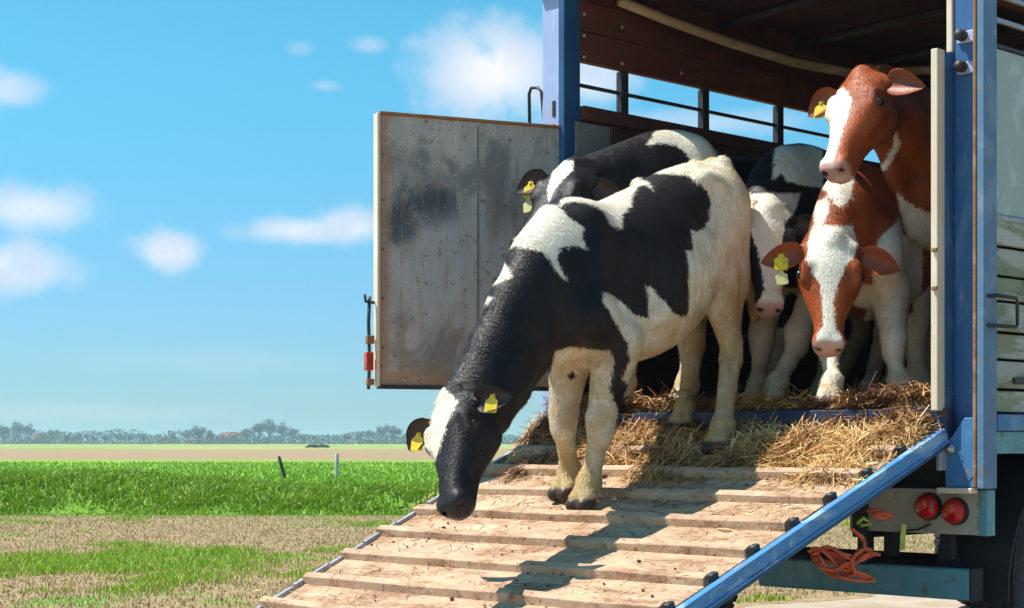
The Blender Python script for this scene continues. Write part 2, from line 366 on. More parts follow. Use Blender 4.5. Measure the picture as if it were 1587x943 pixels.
def build_track():
    m, t, b = new_mat('sandy_track')
    co = t.node('ShaderNodeTexCoord').outputs['Object']; n1 = t.noise(co, 2, 5, .6); n2 = t.noise(co, 40, 5, .8)
    c = t.mix(t.sstep(n1, .35, .65), (0.55, 0.45, 0.34), (0.42, 0.33, 0.23)); c = t.mix(t.sstep(n2, .55, .7), c, (0.22, 0.17, 0.12))
    t.put(b.inputs['Base Color'], c); b.inputs['Roughness'].default_value = .95; bump(t, b, n2, .8, .02)
    Mx = Matrix.Translation((1.813, 7.40, 0)) @ Matrix.Rotation(R(-45.5), 4, 'Z'); k = MB(); n = 60
    for i in range(n):
        y = -6+i*.5; w = random.Random(i).uniform(-.15, .15)
        k.v += [tuple(Mx @ Vector((-3.2+w, y, .004))), tuple(Mx @ Vector((1.1-w, y, .004)))]
    k.f = [(2*i, 2*i+1, 2*i+3, 2*i+2) for i in range(n-1)]
    tag(k.build('track', m), 'pale sandy track under the truck', kind='structure')
build_track()
def noise2(x, y, seed=0):
    """cheap smooth value noise, numpy"""
    xi = np.floor(x).astype(int); yi = np.floor(y).astype(int); xf = x-xi; yf = y-yi
    def h(a, b):
        k = (a*374761393+b*668265263+seed*974711) & 0x7fffffff; k = ((k ^ (k >> 13))*1274126177) & 0x7fffffff
        return (k % 10007)/10007.0
    u = xf*xf*(3-2*xf); v = yf*yf*(3-2*yf)
    return (h(xi, yi)*(1-u)+h(xi+1, yi)*u)*(1-v)+(h(xi, yi+1)*(1-u)+h(xi+1, yi+1)*u)*v
def fbm(x, y, seed=0):
    return (noise2(x, y, seed)+.5*noise2(2.1*x, 2.1*y, seed+1)+.25*noise2(4.3*x, 4.3*y, seed+2))/1.75

def bank_h(X, Y):
    """height of the overgrown ditch bank"""
    top = .27+.24*np.clip((-X-4.2)/2.2, 0, 1)+.26*(fbm(X*.9, Y*.5, 5)-.5)
    rise = np.clip((Y-26.3-.5*(fbm(X*.4, 0*X, 9)-.5))/2.2, 0, 1); rise = rise*rise*(3-2*rise)
    fall = 1-np.clip((Y-30)/6, 0, 1); fall = fall*fall*(3-2*fall)
    return np.maximum(0, top*rise*fall-.008)
def build_bank():
    xs = np.arange(-30, 40.1, .35); ys = np.arange(26, 36.5, .3)
    X, Y = np.meshgrid(xs, ys); Z = bank_h(X, Y)+.004
    V = np.stack([X, Y, Z], -1).reshape(-1, 3); n = len(xs)
    I = (np.arange(len(ys)-1)[:, None]*n+np.arange(n-1)[None]).ravel()
    F = np.stack([I, I+1, I+n+1, I+n], -1)
    m, t, b = new_mat('bank_soil_and_grass'); co = t.node('ShaderNodeTexCoord').outputs['Object']
    t.put(b.inputs['Base Color'], t.mix(t.noise(co, 3, 5, .7), (0.08, 0.20, 0.004), (0.16, 0.30, 0.008))); b.inputs['Roughness'].default_value = .95
    tag(np_mesh('ditch_bank', V, F, m, smooth=True), 'low overgrown bank along the ditch', kind='structure')
build_bank()

def blades(name, X, Y, Z, H, W, C, lean=.45, label='', parts=1):
    n = len(X); a = RNG.uniform(0, 2*np.pi, n); la = RNG.uniform(0, 2*np.pi, n); ll = RNG.uniform(0, lean, n)*H
    dx, dy = np.cos(a)*W/2, np.sin(a)*W/2
    tx, ty = X+np.cos(la)*ll, Y+np.sin(la)*ll
    mx, my = X+np.cos(la)*ll*.35, Y+np.sin(la)*ll*.35
    V = np.empty((n, 5, 3))
    V[:, 0] = np.stack([X-dx, Y-dy, Z-.01], -1); V[:, 1] = np.stack([X+dx, Y+dy, Z-.01], -1)
    V[:, 2] = np.stack([mx-dx*.8, my-dy*.8, Z+H*.6], -1); V[:, 3] = np.stack([mx+dx*.8, my+dy*.8, Z+H*.6], -1)
    V[:, 4] = np.stack([tx, ty, Z+H*(1-.2*ll/np.maximum(H, .01))], -1)
    b = np.arange(n)[:, None]*5
    F = np.concatenate([b+[0, 1, 3], b+[0, 3, 2], b+[2, 3, 4]])
    col = np.repeat(np.concatenate([C, np.ones((n, 1))], 1)[:, None], 5, 1).reshape(-1, 4)
    o = np_mesh(name, V.reshape(-1, 3), F, M['blades'], attrs={'col': ('FLOAT_COLOR', col)})
    return tag(o, label, 'grass', kind='stuff')
def lerp(a, b, t): return np.asarray(a)*(1-t[:, None])+np.asarray(b)*t[:, None]
def grass_all():
    # lush growth on the bank
    n = 230000
    X = RNG.uniform(-15, 16, n); Y = RNG.uniform(26.3, 33, n); clump = fbm(X*1.6, Y*1.2, 21); keep = RNG.uniform(0, 1, n) < np.clip((clump-.2)*2.2, .15, 1)
    X, Y, clump = X[keep], Y[keep], clump[keep]; n = len(X); Z = bank_h(X, Y)
    hgt = np.clip((Y-26.1)/1.2, .3, 1)*(.06+.15*clump)*RNG.uniform(.5, 1.3, n)
    C = lerp((0.085, 0.22, 0.002), (0.30, 0.46, 0.006), np.clip(RNG.uniform(0, 1, n)*.6+clump*.45, 0, 1))
    y = RNG.uniform(0, 1, n) < .05; C[y] = (0.45, 0.48, 0.13)
    blades('bank_grass', X, Y, Z, hgt, RNG.uniform(.014, .04, n), C, 1.4, 'lush bright green grass covering the ditch bank')
    # foreground: green patches among dry trampled turf
    n = 260000
    Y = RNG.uniform(9.5, 27.2, n); X = RNG.uniform(-1, 1, n)*(.33*Y+1.5)
    g = fbm(X*.55, Y*.45, 33)+.35*(fbm(X*2.2, Y*1.6, 35)-.5)
    # greener to the left front, drier by the ramp and along the middle
    bias = .10*np.clip((-X-1.2)/2.5, -.6, 1)*np.clip((20-Y)/4, -1, 1)-.03*np.clip((Y-19)/3, 0, 1)
    isg = (g+bias+RNG.normal(0, .025, n)) > .565; strength = np.clip((g+bias-.52)*5, 0, 1)
    lx = (X-1.813)*.701-(Y-7.4)*.713; ly = (X-1.813)*.713+(Y-7.4)*.701; offt = ~((np.abs(lx+1.1) < 2.0+.5*fbm(ly*.8, ly*0, 3)) & (ly > -6))
    keep = offt & (isg | (RNG.uniform(0, 1, n) < .42)); X, Y, isg, strength = X[keep], Y[keep], isg[keep], strength[keep]; n = len(X)
    H = np.where(isg, .022+.045*strength, .014+.022*RNG.uniform(0, 1, n))*RNG.uniform(.6, 1.3, n)
    r = RNG.uniform(0, 1, n)
    Cg = lerp((0.15, 0.34, 0.006), (0.38, 0.55, 0.03), r); Cd = lerp((0.29, 0.19, 0.075), (0.66, 0.49, 0.24), r)
    mixd = RNG.uniform(0, 1, n) < (.45-.4*strength); C = np.where((isg & ~mixd)[:, None], Cg, Cd)
    o = RNG.uniform(0, 1, n) < .12; C[(~isg) & o] = (0.24, 0.32, 0.07)
    blades('turf', X, Y, 0*X, H, RNG.uniform(.006, .014, n), C, 1.1, 'patchy trampled turf with green tufts and dry stalks')
    # field behind the bank
    n = 60000
    Y = 33+RNG.uniform(0, 1, n)**1.5*60; X = RNG.uniform(-1, 1, n)*(.36*Y)
    C = lerp((0.12, 0.28, 0.006), (0.27, 0.43, 0.015), RNG.uniform(0, 1, n))
    blades('meadow_grass', X, Y, 0*X, RNG.uniform(.05, .14, n), RNG.uniform(.02, .05, n), C, .6, 'short even green meadow grass behind the bank')
grass_all()

# ------------------------------------------------------------------ truck frame
TW = empty('livestock_truck', (1.813, 7.40, 0), R(-45.5))
tag(TW, 'blue and cream livestock truck with its rear ramp down and left door open', 'truck')
TWM = Matrix.Translation((1.813, 7.40, 0)) @ Matrix.Rotation(R(-45.5), 4, 'Z'); TWI = TWM.inverted()
ZF = HC+.15                     # truck floor
XL, XR = -2.19, -.067           # inner width
def bx(name, x0, x1, y0, y1, z0, z1, mat, parent=TW, bevel=.004):
    return MB().box(x0, x1, y0, y1, z0, z1).build(name, mat, parent, bevel=bevel)
def truck():
    LEN = 5.2; ZT = HC+2.38
    # floor and sill
    bx('floor', XL-.05, XR+.05, .04, LEN, ZF-.12, ZF, M['inner'], bevel=0)
    bx('floor_sill', -2.30, .02, -.02, .038, ZF-.135, ZF-.01, M['sill'])
    for k in range(5):
        bx('hinge_lug', -2.1+k*.48, -2.02+k*.48, -.07, -.022, ZF-.14, ZF-.085, M['sill'])
    # left wall, seen from inside: boards with a gap, then the ventilation slot
    z = ZF+.005
    hs = [.15]*8
    for k, h in enumerate(hs):
        bx('wall_board', -2.235, -2.195, .10, LEN, z, z+h-.008, M['soiled_shade']); z += h
    # z is now about HC+1.36; gap then upper boards
    bx('wall_board', -2.235, -2.195, .10, LEN, HC+1.355, HC+1.45, M['inner'])
    bx('wall_board', -2.235, -2.195, .10, LEN, HC+1.52, HC+1.64, M['inner'])
    for yy in (.34, .56, .9, 1.3):
        bx('batten', -2.192, -2.165, yy-.03, yy+.03, HC+1.30, HC+1.64, M['inner'])
    bx('slot_rail', -2.262, -2.16, .10, LEN, HC+1.645, HC+1.715, M['inner'])
    bx('inner_panel', -2.19, -2.178, .06, .33, HC+1.2, HC+1.63, M['grey_panel'], bevel=0)
    bx('slot_bar', -2.235, -2.215, .10, LEN, HC+1.822, HC+1.84, M['dark_metal'])
    for yy in (.46, 1.13, 1.81, 2.49, 3.17, 3.85, 4.5):
        bx('slot_post', -2.245, -2.205, yy-.028, yy+.028, HC+1.717, HC+1.945, M['dark_metal'])
    z = HC+1.947
    for h in (.16, .16, .12):
        bx('wall_board', -2.235, -2.195, .02, LEN, z, z+h-.006, M['inner']); z += h
    # bright bolt heads on the upper boards
    for (yy, zz) in ((.13, 1.97), (.13, 2.08), (.13, 2.19), (.42, 1.98), (.42, 2.17), (.9, 2.0)):
        MB().lathe([(0, 0), (.011, .001), (.009, .009), (0, .012)], (-2.194, yy, HC+zz), (1, 0, 0), 10).build('bolt', M['bolt'], TW, True)
    # ceiling: boards across with bows under them, roof skin on top
    y = .02
    while y < LEN-.1:
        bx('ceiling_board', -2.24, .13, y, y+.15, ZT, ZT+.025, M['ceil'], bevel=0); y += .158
    for k in range(7):
        yy = .5+k*.72
        pts = [(-2.19+2.1*i/10, yy, ZT-.03-.05*(abs(i-5)/5)**2) for i in range(11)]
        MB().tube(pts, .022, 6).build('roof_bow', M['dark_metal'], TW, True)
    bx('roof_skin', -2.40, .22, -.04, LEN+.05, ZT+.03, ZT+.06, M['side_sheet'])
    bx('rear_header', -2.38, .19, -.03, .06, ZT-.09, ZT+.027, M['blue'])
    # bulkhead and right wall
    bx('bulkhead', -2.24, .12, LEN, LEN+.04, ZF-.1, ZT+.02, M['soiled_shade'], bevel=0)
    bx('wall_lining', XR+.005, XR+.03, .11, LEN, ZF, HC+1.63, M['soiled_shade'], bevel=0)
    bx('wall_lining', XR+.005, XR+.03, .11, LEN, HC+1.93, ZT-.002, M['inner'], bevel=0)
    # sagging tan pole under the ceiling
    pts = [(-2.10, .30, HC+2.27), (-2.06, .62, HC+2.22), (-1.98, 1.05, HC+2.155), (-1.88, 1.5, HC+2.10), (-1.75, 1.9, HC+2.075), (-1.5, 2.3, HC+2.12), (-1.2, 2.6, HC+2.19), (-.8, 2.9, HC+2.28)]
    MB().tube(pts, .027, 8).build('ceiling_pole', M['pole'], TW, True)
    # left rear post
    bx('corner_post', -2.366, -2.232, 0, .10, .95, ZT-.1, M['pale_blue'])
    bx('post_flange', -2.231, -2.19, -.02, .10, ZF, ZT-.1, M['navy'])
    bx('post_slot', -2.29, -2.27, -.004, -.001, HC+1.66, HC+1.74, M['black'], bevel=0)
    bx('post_slot', -2.29, -2.27, -.004, -.001, HC+1.56, HC+1.62, M['black'], bevel=0)
    MB().tube([(-2.366, .02, HC+1.60), (-2.37, .0, HC+1.80), (-2.40, -.0, HC+1.825), (-2.445, -.0, HC+1.83), (-2.46, .0, HC+1.80), (-2.455, .0, HC+1.60)], .009, 8).build('latch_loop', M['dark_metal'], TW, True)
    # outside of the left wall
    for k in range(9):
        bx('outer_board', -2.29, -2.25, .10, LEN, HC+.02+k*.18, HC+.02+k*.18+.172, M['side_plank'])
    # right rear post: channel section, cream inner flange standing proud of the blue web
    bx('door_channel', -.032, .0, -.06, -.002, ZF-.02, HC+1.64, M['cream'])
    bx('post_return', -.030, -.002, -.0015, .12, ZF-.02, HC+1.635, M['blue_post'])
    bx('door_channel', -.032, -.004, .06, .12, HC+1.642, ZT-.1, M['cream'])
    for zz in (.64, .80):
        bx('channel_hook', -.022, .004, -.074, -.061, HC+zz-.010, HC+zz+.008, M['rust'])
    bx('post_web', .0, .135, .070, .095, HC-.02, ZT-.1, M['blue_post'])
    bx('post_edge', .1355, .150, -.01, .10, HC-.19, ZT-.1, M['rust'])
    bx('corner_angle', .1505, .185, -.005, .10, HC-.195, ZT-.1, M['blue_grey'])
    for zz in (1.70, 1.57):
        MB().lathe([(0, 0), (.024, .001), (.024, .05), (.012, .06), (0, .062)], (.05, .069, HC+zz), (0, -1, 0), 14).build('hinge_pin', M['dark_metal'], TW, True)
        bx('hinge_plate', .02, .10, .056, .0695, HC+zz-.03, HC+zz+.02, M['pale_blue'])
    # foot of the post: gusset and bracket with a bolt
    g = MB(); g.add([(.0, .0, HC-.19), (.135, .0, HC-.19), (.135, .0, HC+.10), (.09, .0, HC+.10), (.0, .0, HC-.02),
                     (.0, .03, HC-.19), (.135, .03, HC-.19), (.135, .03, HC+.10), (.09, .03, HC+.10), (.0, .03, HC-.02)],
                    [(0, 1, 2, 3, 4), (9, 8, 7, 6, 5), (0, 5, 6, 1), (1, 6, 7, 2), (2, 7, 8, 3), (3, 8, 9, 4), (4, 9, 5, 0)])
    g.build('foot_gusset', M['blue'], TW, bevel=.004)
    bx('foot_plate', -.03, .135, -.02, .03, HC-.215, HC-.192, M['cream'])
    bx('hinge_cheek', -.012, .008, -.05, .03, HC-.12, HC+.05, M['lilac'])
    MB().lathe([(0, 0), (.022, .001), (.022, .015), (.010, .018), (.010, .03), (0, .032)], (.03, 0, HC-.03), (0, -1, 0), 12).build('bolt', M['bolt'], TW, True)
    # right outer wall
    bx('side_sheet', .150, .168, .102, .36, HC+.95, HC+1.64, M['side_sheet'])
    bx('sheet_rim', .150, .176, .102, .37, HC+.925, HC+.948, M['lilac'])
    zz = HC+.125
    hts = [.10, .125, .115, .13, .105, .125, .115]
    for k, h in enumerate(hts):
        d = .008*math.sin(k*2.3)
        bx('side_plank', .135, .163+d, .102, LEN, zz, zz+h-.012, M['side_plank'], bevel=.006); zz += h
        if k in (1, 3, 5): bx('plank_cleat', .166, .182, .2+.05*k, .215+.05*k+.09, zz-h+.02, zz-h+.045, M['dark_metal'])
    k = 0
    zz = HC+.95
    while zz < HC+1.60:
        h = .088+.02*((k*7) % 3)/2
        bx('side_plank', .135, .160+.006*((k*5) % 3), .38, LEN, zz, min(zz+h-.012, HC+1.64), M['side_plank'], bevel=.006); zz += h; k += 1
    bx('eave_rail', .12, .175, .102, LEN, HC+1.643, HC+1.66, M['dark_metal'])
    for zz in (1.755, 1.86): bx('vent_bar', .140, .158, .102, LEN, HC+zz, HC+zz+.022, M['lilac'])
    for yy in (.8, 1.6, 2.4, 3.2, 4.0, 4.8): bx('vent_post', .125, .160, yy, yy+.05, HC+1.661, HC+1.93, M['dark_metal'])
    bx('top_board', .135, .165, .102, LEN, HC+1.932, ZT+.02, M['side_plank'])
    bx('side_rail', .12, .190, .102, LEN, HC+.045, HC+.115, M['blue'])
    bx('side_rail', .10, .178, .102, LEN, HC-.05, HC+.043, M['bluegreen'])
    # wire handle on the side
    MB().tube([(.19, .02, HC+.60), (.215, .05, HC+.603), (.215, .20, HC+.60), (.215, .21, HC+.59), (.215, .21, HC+.49), (.215, .20, HC+.48), (.215, .05, HC+.478), (.19, .02, HC+.48)], .008, 8).build('wire_handle', M['dark_metal'], TW, True)
    MB().tube([(.175, .34, HC+.66), (.20, .35, HC+.65), (.20, .36, HC+.58), (.20, .40, HC+.55)], .007, 8).build('wire_handle', M['dark_metal'], TW, True)
    # chassis
    bx('chassis_rail', -.50, -.42, .05, LEN, HC-.42, HC-.14, M['black']); bx('chassis_rail', -1.82, -1.74, .05, LEN, HC-.42, HC-.14, M['black'])
    bx('cross_member', -2.2, -.0, .14, .24, HC-.19, HC-.0, M['black'])
    # light board
    lb = bx('light_board', -.52, .125, .06, .10, HC-.39, HC-.20, M['board'])
    bx('board_end', .126, .165, .055, .12, HC-.392, HC-.2, M['bluegreen'], lb)
    for (xx, rr, zz) in ((-.108, .056, -.275), (.022, .054, -.292)):
        tl = MB().lathe([(rr*1.05, 0), (rr*1.08, .018), (rr, .03)], (xx, .059, HC+zz), (0, -1, 0), 28).build('tail_light', M['black'], TW, True)
        MB().lathe([(rr*.98, .0), (rr*.98, .035), (rr*.85, .052), (rr*.5, .062), (.0, .064)], (xx, .059, HC+zz), (0, -1, 0), 28).build('lens', M['lens_red'], tl, True)
        MB().lathe([(rr*.42, .058), (rr*.40, .068), (rr*.22, .074), (0, .075)], (xx, .059, HC+zz+.012), (0, -1, 0), 18).build('inner_lens', M['lens_orange'], tl, True)
    MB().tube([(-.10, .05, HC-.35), (-.16, .045, HC-.375), (-.25, .05, HC-.385), (-.3, .06, HC-.41)], .004, 6).build('cable', M['black'], TW, True)
    for xx in (-.34, -.06): bx('board_bracket', xx-.03, xx+.03, .10, .14, HC-.5, HC-.2, M['black'])
    # underrun bar
    ub = bx('underrun_bar', -1.02, .085, .05, .13, HC-.665, HC-.535, M['bluegreen'], bevel=.01)
    bx('bar_end', .086, .10, .045, .135, HC-.67, HC-.53, M['black'], ub)
    bx('bar_strut', -.48, -.43, .06, .12, HC-.533, HC-.40, M['black'], ub)
    # wheels: axle at y=.83
    def wheel(x, y, side):
        prof = [(.30, -.13), (.40, -.135), (.475, -.12), (.497, -.095), (.50, -.05), (.50, .05), (.497, .095), (.475, .12), (.40, .135), (.30, .13)]
        tyre = MB().lathe(prof, (x, y, .5), (1, 0, 0), 56)
        for a in range(56):          # tread blocks
            th = 2*math.pi*a/56; Mx = Matrix.Translation((x, y, .5)) @ Matrix.Rotation(th, 4, 'X')
            for q in (-.085, -.028, .028, .085): tyre.box(q-.022, q+.022, -.019, .019, .495, .508, Mx)
        w = tyre.build('wheel', M['rubber'], TW, False)
        MB().lathe([(.30, -.12*side), (.305, .125*side), (.27, .12*side), (.25, .06*side), (.16, .03*side), (.14, .09*side), (.06, .10*side), (0, .10*side)], (x, y, .5), (1, 0, 0), 40).build('rim', M['lilac'], w, True)
        for a in range(8):
            th = 2*math.pi*a/8
            MB().lathe([(.014, .03*side), (.014, .055*side), (0, .057*side)], (x, y+.2*math.sin(th), .5+.2*math.cos(th)), (1, 0, 0), 8).build('wheel_nut', M['bolt'], w, True)
    for yy in (.83, 4.1):
        wheel(.025, yy, 1); wheel(-2.2, yy, -1)
    MB().tube([(-2.1, .83, .5), (-.1, .83, .5)], .07, 10).build('axle', M['black'], TW, True)
    # mudguard over the rear wheel and dark flap ahead of it
    g = MB(); pr = [(.60, math.radians(a)) for a in range(-10, 191, 12)]
    vs = []; fs = []
    for (r, a) in pr:
        for (xx, rr) in ((-.19, r), (.165, r), (.165, r+.012), (-.19, r+.012)): vs.append((xx, .83+math.cos(a)*rr, .44+math.sin(a)*rr))
    for i in range(len(pr)-1):
        for k in range(4): fs.append((i*4+k, i*4+(k+1) % 4, (i+1)*4+(k+1) % 4, (i+1)*4+k))
    fs += [(0, 1, 2, 3), tuple(len(vs)-4+k for k in (3, 2, 1, 0))]
    g.add(vs, fs).build('mudguard', M['black'], TW)

    # ------------------------------------------------------------ the ramp
    rp = MB()
    RL = 3.02; th = math.atan(.375)
    for xx in (-1.8, -1.2, -.5): rp.box(xx-.03, xx+.03, -RL+.05, -.05, -.13, -.045)
    for k in range(5): rp.box(-2.29+.126*(.35+k*.6), -.06, -.35-k*.6, -.29-k*.6, -.11, -.047)
    ramp = rp.build('ramp', M['blue'], TW)
    ramp.location = (0, -.02, HC+.045); ramp.rotation_euler = (th, 0, 0)
    y = -.0; k = 0
    rr = random.Random(3)
    def taper_box(ya, yb, za, zb, x1=-.058, dx=0.0):
        vs = [(xx, yy, zz) for zz in (za, zb) for yy in (ya, yb) for xx in (-2.318+.126*abs(yy)+dx, x1)]
        return MB().add(vs, [(0, 2, 3, 1), (4, 5, 7, 6), (0, 1, 5, 4), (2, 6, 7, 3), (0, 4, 6, 2), (1, 3, 7, 5)])
    while y > -RL+.02:
        w = .259
        xj = rr.uniform(-1.6, -.7)
        hz = rr.uniform(-.0035, .0035)
        taper_box(y-w, y-.004, -.04+hz, -.008+hz).build('plank', M['ramp'], ramp, bevel=.005)
        y -= w+.001; k += 1
    for k in range(1, 12):
        yy = -.26*k-.002
        # wooden foot batten, slightly uneven
        me = MB(); nseg = 14; xl = -2.335+.126*abs(yy)+.01*math.sin(k*2.1); xs = [xl+(-.06-xl)*i/nseg for i in range(nseg+1)]
        sec = [(-.034, -.014), (-.027, .024), (.010, .030), (.036, -.014)]
        vs = [(x, yy+a+.0015*math.sin(x*5+k), b+.002*math.sin(x*7+k*2)) for x in xs for (a, b) in sec]
        fs = [(i*4+j, i*4+(j+1) % 4, (i+1)*4+(j+1) % 4, (i+1)*4+j) for i in range(nseg) for j in range(4)]+[(3, 2, 1, 0), tuple(nseg*4+j for j in range(4))]
        me.add(vs, fs).build('batten', M['ramp'], ramp, bevel=.003)
        kb = MB().box(-.048, -.019, yy-.022, yy+.016, .0, .034)
        kb.build('rib_end', M['dark_metal'], ramp, bevel=.006)
    rail = MB().box(-.014, .020, -RL, .0, -.050, .012)
    rail.box(.020, .027, -RL, .0, -.050, -.040)
    rail.build('edge_rail', M['rail'], ramp, bevel=.006)
    MB().box(-.01, .010, -RL+.01, -.03, -.075, -.051).build('lower_lip', M['navy'], ramp, bevel=.004)
    for k in range(13):
        taper_box(-.02-.235*(k+1), -.035-.235*k, -.05, .006+.004*(k % 2), 0, -.024).add([], []).clip_strip().build('edge_strip', M['lilac'], ramp, bevel=.003)

    # ------------------------------------------------------------ the open left door leaf
    hw = Vector((.285, 9.02, 0)); dl = TWI @ Vector((hw.x, hw.y, 0)); dirw = Vector((-.913, -.407, 0)).normalized()
    lx = (TWI.to_3x3() @ dirw); ang = math.atan2(lx.y, lx.x)
    z0 = HC+.275; HH = 1.315
    door = MB().box(.02, 1.0, -.012, .012, .0, HH).build('door_leaf', M['door'], TW, bevel=.002)
    door.location = (dl.x, dl.y-.03, z0); door.rotation_euler = (0, 0, ang)
    d = 1 # rim
    MB().box(1.001, 1.015, -.030, .03, -.005, HH+.005).build('edge_channel', M['cream'], door, bevel=.003)
    MB().box(.02, 1.0, -.028, .028, HH+.001, HH+.014).build('top_rim', M['rust'], door, bevel=.003)
    MB().box(.02, 1.0, -.028, .028, -.018, -.001).build('bottom_rim', M['dark_metal'], door, bevel=.003)
    MB().box(.0, .019, -.03, .03, -.01, HH+.01).build('hinge_edge', M['grey_panel'], door, bevel=.003)
    MB().box(.475, .485, .0125, .016, .02, HH-.02).build('seam', M['grey_panel'], door, bevel=.001)
    for zz in (.18, .42, .66, .9, 1.12):
        MB().lathe([(0, 0), (.008, .001), (.006, .005), (0, .006)], (.98, .012, zz), (0, 1, 0), 8).build('rivet', M['rust'], door, True)
    MB().tube([(1.045, .0, .43), (1.05, .0, .30), (1.045, .0, .12), (1.05, .0, -.02)], .009, 8).build('latch_rod', M['dark_metal'], door, True)
    MB().tube([(1.02, 0, .40), (1.065, 0, .405), (1.07, 0, .44)], .008, 6).build('latch_hook', M['dark_metal'], door, True)
    MB().box(1.03, 1.068, -.022, .022, .07, .16).build('reflector', M['red_reflector'], door, bevel=.006)
    MB().box(1.024, 1.062, -.015, .015, .20, .24).box(1.024, 1.06, -.015, .015, .0, .03).build('latch_keeper', M['rust'], door, bevel=.003)
truck()

RAMP_T = .375
def ramp_z(ylocal): return HC+.037+RAMP_T*min(0, ylocal+.02)
def floor_z(X, Y):
    l = TWI @ Vector((X, Y, 0))
    return ZF if l.y > 0.0 else ramp_z(l.y)
# ------------------------------------------------------------------ cattle: each body is one continuous surface grown from a distance field
def at(px, py, Y): return Vector(((px-793.5)/FP*Y, Y, HC+(685-py)/FP*Y))
def smin(a, b, k):
    h = np.clip(.5+.5*(b-a)/k, 0, 1); return b*(1-h)+a*h-k*h*(1-h)
class Cap:
    def __init__(s, a, b, ra, rb, lat=None, c=1.0):
        s.a = np.array(a, float); s.b = np.array(b, float); s.ra = ra; s.rb = rb; s.c = c
        s.lat = None if lat is None else np.array(lat, float)
    def box(s): r = max(s.ra, s.rb); return np.minimum(s.a, s.b)-r, np.maximum(s.a, s.b)+r
    def __call__(s, P):
        q = P-s.a; ba = s.b-s.a
        if s.lat is not None:
            l = (q@s.lat)[..., None]*s.lat; bl = (ba@s.lat)*s.lat; q = q+l*(1/s.c-1); ba = ba+bl*(1/s.c-1)
        t = np.clip((q@ba)/max(ba@ba, 1e-9), 0, 1)
        return (np.linalg.norm(q-t[..., None]*ba, axis=-1)-(s.ra+(s.rb-s.ra)*t))*(.5+.5*s.c)
class Loft:
    """stations: x, top, bottom, half width; fr = 4x4 numpy frame (local->cow)"""
    def __init__(s, st, fr, sc, egg=0.0, p=2.2):
        s.st = np.array(st, float)*sc; s.fi = np.linalg.inv(fr); s.fr = fr; s.egg = egg; s.p = p
        x = s.st[:, 0]; xs = np.linspace(x[0], x[-1], 160)
        def cr(y):   # smooth interpolation (monotone-ish hermite)
            m = np.gradient(y, x); i = np.clip(np.searchsorted(x, xs)-1, 0, len(x)-2); h = x[i+1]-x[i]; t = (xs-x[i])/h
            return (2*t**3-3*t**2+1)*y[i]+(t**3-2*t**2+t)*h*m[i]+(-2*t**3+3*t**2)*y[i+1]+(t**3-t**2)*h*m[i+1]
        s.xs = xs; s.top = cr(s.st[:, 1]); s.bot = cr(s.st[:, 2]); s.hw = np.maximum(cr(s.st[:, 3]), .004)
    def box(s):
        c = np.array([[x, y, z] for x in (s.xs[0], s.xs[-1]) for y in (-s.hw.max(), s.hw.max()) for z in (s.bot.min(), s.top.max())])
        c = c@s.fr[:3, :3].T+s.fr[:3, 3]; return c.min(0), c.max(0)
    def __call__(s, P):
        q = P@s.fi[:3, :3].T+s.fi[:3, 3]; x = q[..., 0]
        top = np.interp(x, s.xs, s.top); bot = np.interp(x, s.xs, s.bot); hw = np.interp(x, s.xs, s.hw)
        hh = np.maximum((top-bot)/2, .004); zn = (q[..., 2]-(top+bot)/2)/hh
        w = hw*(1-s.egg*np.clip(zn, -1, 1))
        rho = (np.abs(q[..., 1]/w)**s.p+np.abs(zn)**s.p)**(1/s.p)
        d = (rho-1)*np.minimum(w, hh); dx = np.maximum(np.maximum(s.xs[0]-x, x-s.xs[-1]), 0)
        return np.where(dx > 0, np.sqrt(np.maximum(d, 0)**2+dx**2), d)
def surface_nets(D, lo, h):
    S = D < 0
    sl = lambda A, i, j, k: A[i:A.shape[0]-1+i, j:A.shape[1]-1+j, k:A.shape[2]-1+k]
    n = sum(sl(S, i, j, k).astype(np.int8) for i in (0, 1) for j in (0, 1) for k in (0, 1))
    act = (n > 0) & (n < 8); I = np.argwhere(act); idx = -np.ones(act.shape, int); idx[act] = np.arange(len(I))
    acc = np.zeros((len(I), 3)); cnt = np.zeros(len(I))
    cor = [(i, j, k) for i in (0, 1) for j in (0, 1) for k in (0, 1)]
    for a in cor:
        for ax in range(3):
            if a[ax]: continue
            b = list(a); b[ax] = 1
            va = D[I[:, 0]+a[0], I[:, 1]+a[1], I[:, 2]+a[2]]; vb = D[I[:, 0]+b[0], I[:, 1]+b[1], I[:, 2]+b[2]]
            c = (va < 0) != (vb < 0); t = np.where(c, va/np.where(c, va-vb, 1), 0)
            p = np.tile(np.array(a, float), (len(I), 1)); p[:, ax] += t; acc += p*c[:, None]; cnt += c
    V = lo+(I+acc/cnt[:, None])*h
    Fs = []
    for ax in range(3):
        u, v = [(1, 2), (2, 0), (0, 1)][ax]
        A = np.moveaxis(S, ax, 0); c = A[:-1] != A[1:]; c = np.moveaxis(c, 0, ax)
        E = np.argwhere(c); E = E[(E[:, u] > 0) & (E[:, v] > 0) & (E[:, u] < D.shape[u]-1) & (E[:, v] < D.shape[v]-1)]
        ins = S[E[:, 0], E[:, 1], E[:, 2]]
        def cell(du, dv):
            q = E.copy(); q[:, u] -= du; q[:, v] -= dv; return idx[q[:, 0], q[:, 1], q[:, 2]]
        Q = np.stack([cell(1, 1), cell(0, 1), cell(0, 0), cell(1, 0)], -1)
        Q[~ins] = Q[~ins][:, ::-1]; Fs.append(Q)
    return V, np.concatenate(Fs)
